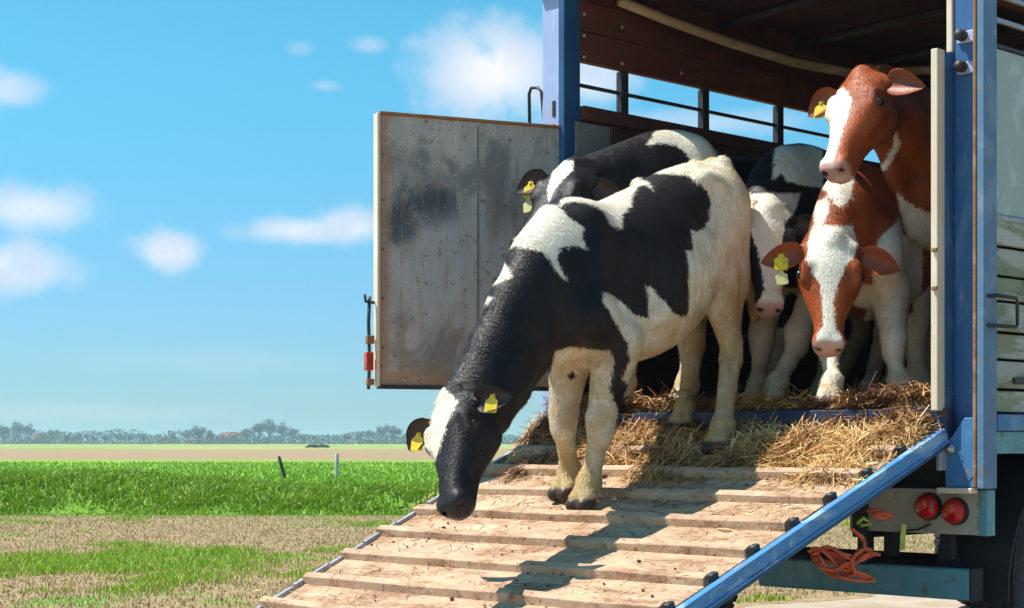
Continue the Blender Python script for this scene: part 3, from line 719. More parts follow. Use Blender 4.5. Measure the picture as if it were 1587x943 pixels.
def poly_sd(px, py, poly):
    """signed distance in photo pixels, positive inside"""
    P = np.array(poly, float); Q = np.roll(P, -1, 0); best = np.full(len(px), 1e9); ins = np.zeros(len(px), bool)
    for (ax, ay), (bx_, by) in zip(P, Q):
        ex, ey = bx_-ax, by-ay; wx, wy = px-ax, py-ay
        t = np.clip((wx*ex+wy*ey)/max(ex*ex+ey*ey, 1e-9), 0, 1); best = np.minimum(best, np.hypot(wx-ex*t, wy-ey*t))
        c = ((ay > py) != (by > py)) & (px < (bx_-ax)*(py-ay)/((by-ay) if by != ay else 1e-9)+ax); ins ^= c
    return np.where(ins, best, -best)
TRUNK = [(-.865, -.20, -.26, .01), (-.845, -.12, -.34, .085), (-.80, -.06, -.42, .135), (-.70, -.025, -.50, .185), (-.55, .0, -.54, .225), (-.40, .005, -.58, .25),
         (-.2, -.01, -.66, .275), (0, -.02, -.70, .29), (.2, -.02, -.70, .28), (.35, -.005, -.68, .24), (.48, .0, -.655, .20), (.60, -.03, -.62, .175),
         (.70, -.11, -.57, .145), (.79, -.21, -.49, .10), (.84, -.32, -.40, .02)]
HEAD = [(-.045, -.06, -.10, .008), (-.03, -.015, -.13, .055), (.0, .008, -.175, .088), (.06, .020, -.215, .110), (.12, .022, -.238, .116), (.19, .012, -.228, .108), (.26, .002, -.195, .086),
        (.34, -.006, -.160, .066), (.41, -.012, -.142, .058), (.455, -.018, -.140, .062), (.49, -.033, -.138, .056), (.508, -.055, -.122, .032), (.516, -.08, -.10, .006)]
def leaf_ear(Bp, d, nrm, L, Wd, th=.007):
    """thick cupped ear; returns verts, quads, inner flag"""
    d = d.normalized(); nrm = (nrm-d*nrm.dot(d)).normalized(); sd_ = d.cross(nrm)
    nu, nv = 12, 9; V = []; inn = []
    for side in (1, -1):
        for i in range(nu):
            u = i/(nu-1); w = Wd*.5*(.42+.58*math.sin(math.pi*min(1, u*1.05)**.85)) if u < .95 else Wd*.5*.30*(1-u)/.05
            w = max(w*(1 if u > .1 else .75), .002)
            if u > .6: w *= math.sqrt(max(0, 1-((u-.6)/.42)**2))
            for j in range(nv):
                v = -1+2*j/(nv-1); cup = (abs(v)**1.8)*w*.55+.012*math.sin(math.pi*u)
                p = Bp+d*(L*u)+sd_*(w*v*.9)+nrm*(cup+side*th*.5*(1-.7*abs(v)))-Vector((0, 0, 1))*(L*.12*u*u)
                V.append(p); inn.append((1.0 if side == 1 else 0.0)*max(0, 1-abs(v)**3))
    F = []
    for s_ in (0, 1):
        o = s_*nu*nv
        for i in range(nu-1):
            for j in range(nv-1):
                q = [o+i*nv+j, o+i*nv+j+1, o+(i+1)*nv+j+1, o+(i+1)*nv+j]; F.append(q if s_ == 0 else q[::-1])
    o = nu*nv
    for i in range(nu-1):
        for j in (0, nv-1): q = [i*nv+j, (i+1)*nv+j, o+(i+1)*nv+j, o+i*nv+j]; F.append(q)
    for j in range(nv-1): F.append([(nu-1)*nv+j, (nu-1)*nv+j+1, o+(nu-1)*nv+j+1, o+(nu-1)*nv+j])
    return V, F, inn
def nv3(v): return np.array(v, float)

def cow(label, W, H, s, feet, poll, muzzle, fn, white, red=False, cell=.015, pink=True, black_spots=(), white_legs=.55, ears=(0, 0), tags=(1, 0), hs=None, tag2=(0, 0), knees={}, tilt=0.0, elbows=None, dirt=1.0, tuft=0, rngseed=1, jaw=1.0, neckmid=None, eardrop=(.1, .1), fillneck=1.0, wide=1.0, deep=1.0, stain_shade=.35, hair=100000):
    fx = (W-H).normalized(); fy = Vector((0, 0, 1)).cross(fx).normalized(); fz = fx.cross(fy)
    O = H.lerp(W, .42/.87)
    Mw = Matrix(((fx.x, fy.x, fz.x, O.x), (fx.y, fy.y, fz.y, O.y), (fx.z, fy.z, fz.z, O.z), (0, 0, 0, 1))); Mi = Mw.inverted()
    L = lambda p: nv3(Mi @ Vector(p)); T = lambda x, y, z: nv3((x*s, y*s, z*s))
    hd = Vector((fx.x, fx.y, 0)).normalized(); lt = Vector((-hd.y, hd.x, 0)); up = Vector((0, 0, 1))
    lat = nv3((0, 1, 0)); groups = []
    I4 = np.eye(4)
    body = [Loft([(a, t_, (t_+(b_-t_)*(1+(deep-1)*max(0, 1-(a/.6)**2))), w_*(1+.5*(deep-1))) for a, t_, b_, w_ in TRUNK], I4, s, .14, 2.15)]
    for q in (1, -1):
        body += [Cap(T(-.42, .185*q, -.065), T(-.48, .17*q, -.10), .045*s, .065*s), Cap(T(-.76, .085*q, -.055), T(-.72, .10*q, -.12), .04*s, .06*s),
                 Cap(T(-.58, .11*q, -.24), T(-.40, .16*q, -.55), .185*s, .115*s, lat, .75), Cap(T(-.72, .10*q, -.24), T(-.60, .13*q, -.62), .12*s, .085*s, lat, .8),
                 Cap(T(.42, .105*q, -.08), T(.61, .165*q, -.42), .09*s, .11*s, lat, .8), Cap(T(.61, .165*q, -.43), T(.45, .175*q, -.60), .105*s, .09*s, lat, .8),
                 Cap(T(-.1, .20*q, -.42), T(.12, .20*q, -.40), .10*s, .10*s)]
    body += [Cap(T(.62, 0, -.50), T(.35, 0, -.66), .10*s, .08*s, lat, .7), Cap(T(-.30, 0, -.60), T(-.48, 0, -.62), .06*s, .10*s)]
    groups.append((body, .05*s, 0))
    # legs
    masks = []
    for key in ('fl', 'fr', 'hl', 'hr'):
        q = 1 if key[1] == 'l' else -1; fp = Vector(feet[key]); o_ = knees.get(key, {})
        toe = Vector(o_.get('toe', hd)).normalized()
        gnd = lambda f, u, l=0: fp+toe*f+up*u+lt*l*q
        if key[0] == 'f':
            el = Mw @ Vector(T(.46, .16*q*(1-o_.get('inn', 0)), -.60)); fet = gnd(-.045*s, .13*s); kn = fet.lerp(el, .44)+hd*(.02+o_.get('kf', 0))*s+up*.0
            kn2 = kn-up*.055*s
            kn = Vector(kn)
            ch = [Cap(L(el), L(kn), .118*s, .060*s, lat, .88), Cap(L(kn+up*.012), L(kn2), .062*s, .052*s), Cap(L(kn2), L(fet), .046*s, .043*s, lat, .9)]
        else:
            el = Mw @ Vector(T(-.40, .165*q, -.54)); fet = gnd(-.045*s, .13*s); bb = Mw @ Vector(T(-.60, .13*q, -.55))
            hk = fet.lerp(bb, .62)-hd*(.065-o_.get('kf', 0))*s; hk.z = fp.z+.50*s if bb.z-fp.z > .62*s else hk.z
            ch = [Cap(L(el), L(hk+hd*.03*s+up*.05*s), .120*s, .056*s, lat, .75), Cap(L(bb), L(hk+up*.06*s), .085*s, .050*s, lat, .75),
                  Cap(L(hk+up*.035*s-hd*.025*s), L(hk-up*.05*s), .042*s, .050*s), Cap(L(hk-up*.04*s), L(fet), .050*s, .043*s, lat, .9)]
        ch += [Cap(L(fet), L(fet), .051*s, .051*s), Cap(L(fet-hd*.03*s), L(fet-hd*.03*s-up*.015*s), .02*s, .02*s), Cap(L(fet), L(gnd(-.005*s, .07*s)), .042*s, .048*s)]
        groups.append((ch, .035*s, .05*s))
        claws = [Cap(L(gnd(0.0, .06*s, a)), L(gnd(.035*s, .03*s, a*1.15)), .040*s, .034*s) for a in (.026*s, -.026*s)]+[Cap(L(gnd(-.02*s, .045*s, a)), L(gnd(.03*s, .022*s, a)), .026*s, .022*s) for a in (.024*s, -.024*s)]
        groups.append((claws, .008, .02*s)); masks.append(fp)
    # neck and head
    hs = hs or s; hx = (muzzle-poll).normalized(); hz = (fn-hx*fn.dot(hx)).normalized(); hy = hz.cross(hx)
    Hw = Matrix(((hx.x, hy.x, hz.x, poll.x), (hx.y, hy.y, hz.y, poll.y), (hx.z, hy.z, hz.z, poll.z), (0, 0, 0, 1))) @ Matrix.Rotation(tilt, 4, 'X')
    HL = Mi @ Hw; hfr = np.array(HL); Hp = lambda x, y, z: nv3(HL @ Vector((x*hs, y*hs, z*hs))); HpW = lambda x, y, z: Hw @ Vector((x*hs, y*hs, z*hs))
    hlat = hfr[:3, 1]
    a0 = T(.46, 0, -.22); a1 = T(.74, 0, -.22); e0 = Hp(.045, 0, -.105); e1 = e0-hfr[:3, 0]*0.13*hs-hfr[:3, 2]*0.10*hs
    if neckmid is not None: a1 = (a1+L(neckmid))/2
    bez = lambda t: (1-t)**3*a0+3*(1-t)**2*t*a1+3*(1-t)*t*t*e1+t**3*e0
    ts = [0, .2, .4, .6, .8, 1]; rs = [.255, .225, .19, .162, .142, .12]; nk = []
    for i in range(5):
        nk.append(Cap(bez(ts[i]), bez(ts[i+1]), rs[i]*s*fillneck, rs[i+1]*s*(fillneck if i < 3 else 1), lat if i < 3 else hlat, .62 if i < 3 else .72))
    tb = T(.72, 0, -.52); th_ = Hp(.10, 0, -.19); m_ = (tb+th_)/2
    nk += [Cap(tb, m_, .07*s, .05*s, lat, .5), Cap(m_, th_, .05*s, .05*s, lat, .55)]
    groups.append((nk, .06*s, .09*s))
    head = [Loft([(a, t_, b_, w_*(1+(wide-1)*(1 if a < .3 else .5))) for a, t_, b_, w_ in HEAD], hfr, hs, -.12, 2.35), Cap(Hp(.0, 0, -.01), Hp(-.012, 0, -.02), .048*hs, .05*hs), Cap(Hp(.13, .062, -.15), Hp(.13, -.062, -.15), .066*hs*jaw, .066*hs*jaw),
            Cap(Hp(.27, 0, -.13), Hp(.44, 0, -.12), .05*hs, .045*hs)]
    for q in (1, -1):
        head += [Cap(Hp(.12, .090*q*wide, -.008), Hp(.18, .096*q*wide, -.024), .028*hs, .024*hs), Cap(Hp(.19, .092*q*wide, -.075), Hp(.32, .056*q, -.07), .024*hs, .018*hs), Cap(Hp(.155, .100*q*wide, -.052), Hp(.17, .098*q*wide, -.056), .018*hs, .018*hs),
                 Cap(Hp(.02, .085*q*wide, -.045), Hp(.03, .115*q*wide, -.05), .034*hs, .022*hs), Cap(Hp(.475, .040*q, -.050), Hp(.46, .045*q, -.045), .026*hs, .024*hs)]
    groups.append((head, .022*hs, .05*s))
    # tail
    groups.append(([Cap(T(-.80, 0, -.05), T(-.885, 0, -.14), .032*s, .026*s), Cap(T(-.885, 0, -.14), T(-.90, .02, -.62), .024*s, .016*s), Cap(T(-.90, .02, -.62), T(-.89, .03, -.85), .022*s, .028*s)], .03, .03))
    lo = np.min([p.box()[0] for g, _, _ in groups for p in g], 0)-.06; hi = np.max([p.box()[1] for g, _, _ in groups for p in g], 0)+.06
    dims = np.ceil((hi-lo)/cell).astype(int)+1; D = np.full(tuple(dims), 1.0, np.float64)
    def block(g, m):
        a = np.min([p.box()[0] for p in g], 0)-m; b = np.max([p.box()[1] for p in g], 0)+m
        i0 = np.maximum(np.floor((a-lo)/cell).astype(int), 0); i1 = np.minimum(np.ceil((b-lo)/cell).astype(int)+1, dims)
        sl_ = tuple(slice(i, j) for i, j in zip(i0, i1))
        P = np.stack(np.meshgrid(*[lo[k]+np.arange(i0[k], i1[k])*cell for k in range(3)], indexing='ij'), -1); return sl_, P
    for g, kin, kout in groups:
        sl_, P = block(g, max(kout, .03)+.02); G = g[0](P)
        for p in g[1:]: G = smin(G, p(P), kin)
        D[sl_] = smin(D[sl_], G, kout) if kout else np.minimum(D[sl_], G)
    # hollow in front of the hip and behind the shoulder
    for q in (1, -1):
        for c in (Cap(T(-.24, .335*q, -.13), T(-.30, .33*q, -.20), .105*s, .09*s), Cap(T(.27, .345*q, -.16), T(.30, .34*q, -.42), .10*s, .09*s)):
            sl_, P = block([c], .12); D[sl_] = -smin(-D[sl_], c(P), .07)
    # carve nostrils and mouth
    for q in (1, -1):
        for c in (Cap(Hp(.497, .036*q, -.055), Hp(.475, .052*q, -.062), .012*hs, .009*hs),):
            sl_, P = block([c], .05); D[sl_] = -smin(-D[sl_], c(P), .01)
    for c in (Cap(Hp(.515, .0, -.118), Hp(.40, .062, -.112), .005*hs, .005*hs), Cap(Hp(.515, .0, -.118), Hp(.40, -.062, -.112), .005*hs, .005*hs)):
        sl_, P = block([c], .05); D[sl_] = -smin(-D[sl_], c(P), .008)
    V, F = surface_nets(D, lo, cell)
    # skin relief: faint ribs, neck folds and muscle unevenness, pushed along the surface normal
    G = np.gradient(D, cell); ii = np.clip(((V-lo)/cell).round().astype(int), 0, dims-1); Nn = np.stack([g[ii[:, 0], ii[:, 1], ii[:, 2]] for g in G], -1)
    Nn /= np.maximum(np.linalg.norm(Nn, axis=1), 1e-6)[:, None]; ss = lambda x, a, b: (lambda t: t*t*(3-2*t))(np.clip((x-a)/(b-a), 0, 1))
    rib = ss(V[:, 0], -.28*s, -.12*s)*ss(-V[:, 0], -.38*s, -.22*s)*ss(-V[:, 2], .12*s, .25*s)*ss(V[:, 2], -.66*s, -.5*s)
    off = rib*.0028*np.sin((V[:, 0]+.25*V[:, 2])*2*np.pi/(.062*s))
    ax_ = e0-T(.62, 0, -.30); al_ = np.linalg.norm(ax_); tn_ = (V-T(.62, 0, -.30))@(ax_/al_)/al_; rad = np.linalg.norm(V-(T(.62, 0, -.30)+tn_[:, None]*ax_), axis=1)
    nk_ = ss(tn_, -.05, .15)*ss(-tn_, -1.05, -.85)*(rad < .42*s)
    off += nk_*.006*np.sin(tn_*al_*2*np.pi/.07+16*fbm(V[:, 0]*5+20, V[:, 2]*5+20+V[:, 1]*4, 4))*np.clip(fbm(V[:, 0]*5+11, V[:, 2]*5+7+V[:, 1]*3, 8)-.42, 0, 1)*1.6
    off += .010*(fbm(V[:, 0]*7+30, V[:, 2]*7+30+V[:, 1]*4, 6)-.5)*(V[:, 2] > -.7*s)*(tn_ < .8)
    V = V+Nn*off[:, None]
    # to world
    Mn = np.array(Mw); VW = V@Mn[:3, :3].T+Mn[:3, 3]
    n = len(VW); px = 793.5+FP*VW[:, 0]/VW[:, 1]; py = 685-FP*(VW[:, 2]-HC)/VW[:, 1]
    patch = np.full(n, -.2)
    for poly in white: patch = np.maximum(patch, poly_sd(px, py, poly)/340)
    for poly in black_spots: patch = np.minimum(patch, -poly_sd(px, py, poly)/340)
    hgt = np.full(n, 9.0); sw = np.full(n, 9.0)
    for fp in masks:
        d2 = np.hypot(VW[:, 0]-fp.x, VW[:, 1]-fp.y); near = d2 < .32*s
        hgt = np.where(near & (d2 < sw), VW[:, 2]-fp.z, hgt); sw = np.where(near, np.minimum(sw, d2), sw)
    notrunk = V[:, 2] < -.52*s
    HI0 = np.array(Hw.inverted()); q0 = (VW@HI0[:3, :3].T+HI0[:3, 3])/hs; hd0 = (q0[:, 0] > -.08) & (q0[:, 0] < .56) & (np.abs(q0[:, 1]) < .17) & (q0[:, 2] > -.26) & (q0[:, 2] < .08)
    notrunk &= ~hd0
    patch = np.where(notrunk, np.maximum(patch, np.clip(white_legs*s-hgt, -.2, .2)), patch)
    HI = np.array(Hw.inverted()); q = (VW@HI[:3, :3].T+HI[:3, 3])/hs
    ishead = (q[:, 0] > -.06) & (q[:, 0] < .56) & (np.abs(q[:, 1]) < .16) & (q[:, 2] > -.25) & (q[:, 2] < .06)
    tint = np.zeros((n, 4)); sm = lambda x, a, b: (lambda t: t*t*(3-2*t))(np.clip((x-a)/(b-a), 0, 1))
    def paint(col, al):
        al = np.clip(al, 0, 1)[:, None]; a0_ = tint[:, 3:4]; out = a0_+(1-a0_)*al
        tint[:, :3] = np.where(al > 0, tint[:, :3]*(1-al)+nv3(col)*al, tint[:, :3]) if False else (tint[:, :3]*a0_*(1-al)+nv3(col)*al)/np.maximum(a0_*(1-al)+al, 1e-6)
        tint[:, 3:4] = out
    muz = ishead*sm(q[:, 0]+.25*np.minimum(q[:, 2]+.06, 0), .455, .480)
    paint((0.50, 0.27, 0.22) if pink else (0.018, 0.016, 0.018), muz*(.85 if pink else 1))
    eye = np.zeros(n); nos = np.zeros(n)
    for k in (1, -1):
        eye = np.maximum(eye, ishead*sm(-np.linalg.norm((q-nv3((.155, .117*k*wide, -.034)))*nv3((.8, 1, 1.2)), axis=1), -.035, -.022))
        nos = np.maximum(nos, ishead*sm(-np.linalg.norm(q-nv3((.492, .043*k, -.057)), axis=1), -.021, -.012))
    paint((0.16, 0.075, 0.05) if red else (0.03, 0.024, 0.022), eye*.8); paint((0.03, 0.012, 0.01), nos)
    paint((0.05, 0.03, 0.018), sm(-hgt, -.075*s, -.05*s)*(sw < .16*s))
    dr = dirt*np.clip(.06+.42*stain_shade*sm(-V[:, 0], -.15*s, .35*s)+.30*stain_shade*sm(-V[:, 2], .30*s, .60*s)+.6*sm(-hgt, -.40*s, .02*s)+.38*sm(-V[:, 2], .42*s, .68*s)+.5*sm(-V[:, 0], .62*s, .8*s), 0, 1)*(1-ishead)+.12*dirt  # dirt, plus yellow shading of rump and underside put into the coat colour
    # ears joined into the same mesh
    Vall = [VW]; Fall = [F]; pt = [patch]; dd = [dr]; tt = [tint]; tagspec = []
    for qi, k in enumerate((1, -1)):          # left ear then right ear of the cow
        base = HpW(.035, .098*k*wide, -.05); fwd = ears[qi]
        d = (Hw.to_3x3() @ Vector((eardrop[qi], .97*k, -.10+fwd))).normalized(); nrm = (Hw.to_3x3() @ Vector((.50, 0, .8))).normalized()
        Ve, Fe, inn = leaf_ear(base, d, nrm, .195*hs, .125*hs)
        off = sum(len(a) for a in Vall); Vall.append(np.array([tuple(p) for p in Ve])); Fall.append(np.array(Fe)+off)
        m = len(Ve); pt.append(np.full(m, -.1)); dd.append(np.zeros(m)); te = np.zeros((m, 4)); te[:, :3] = (0.20, 0.065, 0.04) if red else (0.055, 0.035, 0.035); te[:, 3] = np.array(inn)*.75; tt.append(te)
        tagspec.append((base+d*.105*hs+nrm*.022-up*.012*hs, d, nrm))
    name = 'cow'
    VA = np.concatenate(Vall); o0 = Vector((O.x, O.y, floor_z(O.x, O.y)))
    root = np_mesh(name, VA-nv3(o0), np.concatenate(Fall), M['coat_red'] if red else M['coat_black'], smooth=True,
                   attrs={'patch': ('FLOAT', np.concatenate(pt)), 'dirt': ('FLOAT', np.concatenate(dd)), 'tint': ('FLOAT_COLOR', np.concatenate(tt))})
    root.location = o0; tag(root, label, 'cow', 'cattle leaving the truck')
    lc = lambda p: Vector(p)-o0
    for k in (1, -1):
        c = lc(HpW(.157, .114*k*wide, -.034)); MB().lathe([(.0001, -.021*hs), (.010*hs, -.018*hs), (.017*hs, -.010*hs), (.019*hs, 0), (.017*hs, .009*hs), (.010*hs, .017*hs), (.0001, .0195*hs)], c, (Hw.to_3x3() @ Vector((0, k, .25))), 16).build('eye', M['eye'], root, True)
        # eyelid rim
    for qi in (0, 1):
        if not tags[qi]: continue
        c, d, nrm = tagspec[qi]; dn = (-up+nrm*.25).normalized(); sd_ = dn.cross(nrm).normalized(); nn = sd_.cross(dn).normalized()
        Mt = Matrix(((sd_.x, dn.x, nn.x, 0), (sd_.y, dn.y, nn.y, 0), (sd_.z, dn.z, nn.z, 0), (0, 0, 0, 1))); Mt = Matrix.Translation(lc(c)) @ Mt
        w = .031*hs; tg = MB(); pr = [(-.35*w, -.022), (.35*w, -.022), (.45*w, -.004), (w, .006), (w*.95, .050), (w*.8, .056), (-w*.8, .056), (-w*.95, .050), (-w, .006), (-.45*w, -.004)]
        nP = len(pr); vs = [Mt @ Vector((x, y*hs, z)) for z in (-.0025, .0025) for x, y in pr]
        tg.add(vs, [tuple(range(nP)), tuple(range(nP, 2*nP))]+[(i, (i+1) % nP, nP+(i+1) % nP, nP+i) for i in range(nP)])
        to = tg.build('ear_tag', M['tag'], root); 
        MB().lathe([(.008, 0), (.008, .006), (.004, .009), (0, .010)], Mt @ Vector((0, -.01, .002)), nn, 10).build('tag_button', M['tag'], to, True)
        if tag2[qi]:
            Mt2 = Mt @ Matrix.Translation((.004, .056*hs, -.006)) @ Matrix.Rotation(.15, 4, 'Z') @ Matrix.Scale(.86, 4)
            vs = [Mt2 @ Vector((x, (y+.02)*hs, z)) for z in (-.0025, .0025) for x, y in pr]; tg = MB()
            tg.add(vs, [tuple(range(nP)), tuple(range(nP, 2*nP))]+[(i, (i+1) % nP, nP+(i+1) % nP, nP+i) for i in range(nP)]); tg.build('ear_tag', M['tag2'], root)
    # short hair lying over the skin, in tapering blades that follow the lie of the coat
    nh = hair; rg = np.random.default_rng(100+rngseed); fi = rg.integers(0, len(F), nh); w4 = rg.dirichlet(np.ones(4), nh)
    base = (VW[F[fi]]*w4[..., None]).sum(1); Nw = (Nn@Mn[:3, :3].T)[F[fi, 0]]
    hq = ((base@HI[:3, :3].T+HI[:3, 3])/hs); onh = (hq[:, 0] > -.02) & (hq[:, 0] < .56) & (np.abs(hq[:, 1]) < .16) & (hq[:, 2] > -.25) & (hq[:, 2] < .06)
    flow = np.array([-fx.x*.55, -fx.y*.55, -.85])+rg.normal(0, .28, (nh, 3)); flow = np.where(onh[:, None], np.array(hx)+rg.normal(0, .25, (nh, 3)), flow)
    flow += .9*np.stack([fbm(V[F[fi, 0], 0]*3+5, V[F[fi, 0], 2]*3+5, 41)-.5, fbm(V[F[fi, 0], 0]*3+25, V[F[fi, 0], 2]*3+5, 42)-.5, 0*hq[:, 0]], -1)
    flow -= Nw*(flow*Nw).sum(1)[:, None]; flow /= np.maximum(np.linalg.norm(flow, axis=1), 1e-6)[:, None]
    keep = ~((hgt[F[fi, 0]] < .07*s) | (onh & (hq[:, 0] > .44))); ln = (rg.uniform(.010, .022, nh)*np.where(onh, .6, 1))[:, None]; sdv = np.cross(Nw, flow)*rg.uniform(.0011, .0020, nh)[:, None]
    Vh = np.stack([base-sdv, base+sdv, base+flow*ln+Nw*ln*rg.uniform(.10, .30, (nh, 1))], 1)[keep].reshape(-1, 3)-nv3(o0); ff = F[fi][keep]; m = len(ff)
    g3 = lambda A: np.repeat(A[ff[:, 0]], 3, 0)
    np_mesh('short_hair', Vh, np.arange(3*m).reshape(-1, 3), M['coat_red'] if red else M['coat_black'], root, attrs={'patch': ('FLOAT', g3(patch)), 'dirt': ('FLOAT', g3(dr)), 'tint': ('FLOAT_COLOR', g3(tint))})['kind'] = 'stuff'
    if tuft:
        # hair whorl on the poll and forelock
        nT = 700*tuft; rg = np.random.default_rng(rngseed); vs = []; fs = []
        for i in range(nT):
            x, y = rg.uniform(-.035, .05), rg.uniform(-.07, .07); z = .005+.022*(1-abs(y)/.08)
            b0 = HpW(x, y, z-.02); dv = (Hw.to_3x3() @ Vector((rg.uniform(-1.1, -.1), rg.uniform(-.4, .4)+y*6, rg.uniform(.1, .6)))).normalized()*rg.uniform(.012, .034)*hs
            sd2 = dv.cross(Vector(rg.normal(size=3))).normalized()*.0022; k0 = len(vs)
            vs += [tuple(lc(b0-sd2)), tuple(lc(b0+sd2)), tuple(lc(b0+dv*.6+sd2*.7)), tuple(lc(b0+dv*.6-sd2*.7)), tuple(lc(b0+dv-Vector((0, 0, .006))))]
            fs += [(k0, k0+1, k0+2), (k0, k0+2, k0+3), (k0+3, k0+2, k0+4)]
        m = len(vs); vv = np.array(vs)+nv3(o0); ppx = 793.5+FP*vv[:, 0]/vv[:, 1]; ppy = 685-FP*(vv[:, 2]-HC)/vv[:, 1]
        pp = np.full(m, -.2)
        for poly in white: pp = np.maximum(pp, poly_sd(ppx, ppy, poly)/340)
        if tuft == 2: pp[:] = .2
        np_mesh('forelock', np.array(vs), np.array(fs), M['coat_red'] if red else M['coat_black'], root, attrs={'patch': ('FLOAT', pp), 'dirt': ('FLOAT', np.full(m, .1)), 'tint': ('FLOAT_COLOR', np.zeros((m, 4)))})
    return root

def foot(X, Y, dz=0.0): return (X, Y, floor_z(X, Y)+dz)
def footl(x, y, dz=0.0):
    w = TWM @ Vector((x, y, 0)); return (w.x, w.y, floor_z(w.x, w.y)+dz)
W_MAIN = [
    [(860, 322), (871, 308), (907, 297), (951, 274), (980, 235), (1200, 235), (1200, 790), (985, 760), (985, 600), (965, 590), (976, 555), (972, 534), (958, 505), (943, 480), (933, 469), (936, 454), (950, 460), (965, 469), (976, 482), (987, 490),
     (1005, 494), (1005, 472), (1001, 443), (1008, 443), (1020, 458), (1034, 472), (1044, 485), (1055, 492), (1065, 489), (1068, 470), (1068, 422), (1064, 389), (1075, 389), (1071, 357), (1082, 360), (1091, 353), (1100, 335), (1102, 317), (1098, 300), (1088, 288), (1066, 272),
     (1010, 269), (990, 275), (1006, 284), (1014, 297), (1001, 288), (990, 289), (978, 305), (979, 317), (965, 332), (962, 352), (952, 353), (943, 346), (936, 328), (922, 319), (900, 312), (885, 313)],
    [(779, 394), (790, 372), (800, 345), (835, 318), (864, 318), (879, 335), (904, 353), (902, 371), (911, 389), (893, 380), (868, 384), (863, 400), (871, 422), (880, 436), (868, 429), (853, 404), (839, 389), (814, 384), (797, 382), (788, 388)],
    [(752, 440), (758, 415), (775, 396), (788, 415), (792, 429), (775, 437), (763, 444)], [(744, 473), (755, 458), (765, 462), (752, 474)],
    [(664, 618), (668, 590), (690, 603), (709, 623), (697, 645), (684, 683), (673, 718), (664, 700), (640, 680), (640, 640)],
    [(650, 750), (670, 752), (671, 790), (650, 790)],
    [(862, 545), (885, 538), (945, 545), (953, 560), (945, 605), (960, 640), (960, 840), (790, 840), (810, 640), (838, 606), (853, 577)]]
cow('black and white cow walking down the ramp, head lowered to the boards', at(857, 334, 7.50), at(1048, 259, 8.22), .98,
    dict(fl=foot(.305, 7.61), fr=foot(.232, 7.84), hl=foot(.920, 7.92), hr=foot(.80, 8.38)),
    at(694, 620, 6.98), at(684, 790, 6.70), Vector((-.68, -.70, .2)), W_MAIN, cell=.0125, pink=False, black_spots=[[(880, 578), (890, 576), (892, 588), (882, 590)]],
    white_legs=.30, tags=(1, 1), hs=.98, jaw=1.12, wide=1.12, deep=1.10, dirt=1.0, stain_shade=.55, hair=150000, knees={'fl': dict(kf=-.015), 'fr': dict(kf=.03, inn=.4), 'hl': dict(kf=.045)}, tuft=1, eardrop=(.12, .05), rngseed=2)
cow('black cow with white shoulders, its blazed head in front of the open door', at(1046, 221, 8.85), at(1046, 221, 8.85)+Vector((.655, .645, .0)), 1.06,
    dict(fl=footl(-1.62, .22), fr=footl(-1.86, .02), hl=footl(-1.62, 1.35), hr=footl(-1.90, 1.25)),
    at(885, 260, 8.42), at(808, 362, 8.15), Vector((-.45, -.75, .75)),
    [[(864, 250), (889, 248), (888, 266), (871, 280), (858, 296), (851, 316), (848, 300), (850, 285), (855, 270)], [(1002, 225), (1015, 205), (1048, 195), (1068, 195), (1096, 200), (1104, 225), (1121, 257), (1123, 275), (1098, 262), (1073, 255), (1062, 236), (1045, 226), (1025, 222)]],
    pink=False, white_legs=.45, tags=(0, 1), tag2=(0, 1), hs=1.1, dirt=.7, rngseed=3, eardrop=(-.1, .1), ears=(-.9, 0))
cow('white faced cow with pink nose and tufted poll, between walking cow and low red heifer', at(1237, 240, 8.9), at(1237, 240, 8.9)+Vector((.54, .72, .0)), 1.0,
    dict(fl=foot(1.255, 8.52), fr=foot(1.20, 8.78), hl=foot(2.0, 9.5), hr=foot(1.75, 9.75)),
    at(1192, 325, 8.45), at(1196, 497, 8.24), Vector((.02, -.95, .3)),
    [[(1150, 300), (1240, 300), (1232, 330), (1216, 345), (1208, 400), (1215, 440), (1225, 500), (1160, 500), (1184, 450), (1177, 400), (1164, 360), (1152, 345)], [(1196, 278), (1200, 225), (1275, 225), (1275, 292), (1251, 288), (1220, 284), (1211, 270)]],
    white_legs=.62, tags=(0, 0), hs=1.02, wide=1.08, tuft=2, rngseed=4, dirt=.7)
cow('smaller red heifer with a broad white blaze, head hanging low at the ramp top', at(1332, 272, 8.3), at(1332, 272, 8.3)+Vector((.36, .72, .0)), .92,
    dict(fl=foot(1.735, 7.98), fr=foot(1.425, 7.93), hl=foot(2.05, 8.8), hr=foot(1.8, 8.95)),
    at(1290, 372, 7.86), at(1286, 547, 7.66), Vector((-.06, -.95, .3)),
    [[(1252, 375), (1260, 350), (1320, 350), (1330, 378), (1324, 396), (1310, 417), (1297, 441), (1291, 475), (1296, 509), (1306, 525), (1306, 550), (1262, 550), (1266, 520), (1275, 505), (1273, 468), (1270, 438), (1258, 425), (1250, 400)],
     [(1262, 280), (1277, 268), (1321, 272), (1320, 308), (1303, 322), (1290, 316), (1282, 300)], [(1262, 315), (1282, 305), (1284, 330), (1272, 352), (1262, 345)],
     [(1350, 400), (1366, 366), (1380, 352), (1394, 340), (1400, 365), (1430, 380), (1430, 640), (1240, 640), (1255, 555), (1320, 555), (1355, 450)]],
    red=True, white_legs=.62, tags=(0, 1), tag2=(0, 1), hs=1.03, wide=1.13, rngseed=5, dirt=.6, eardrop=(.18, .16), ears=(.0, .0))
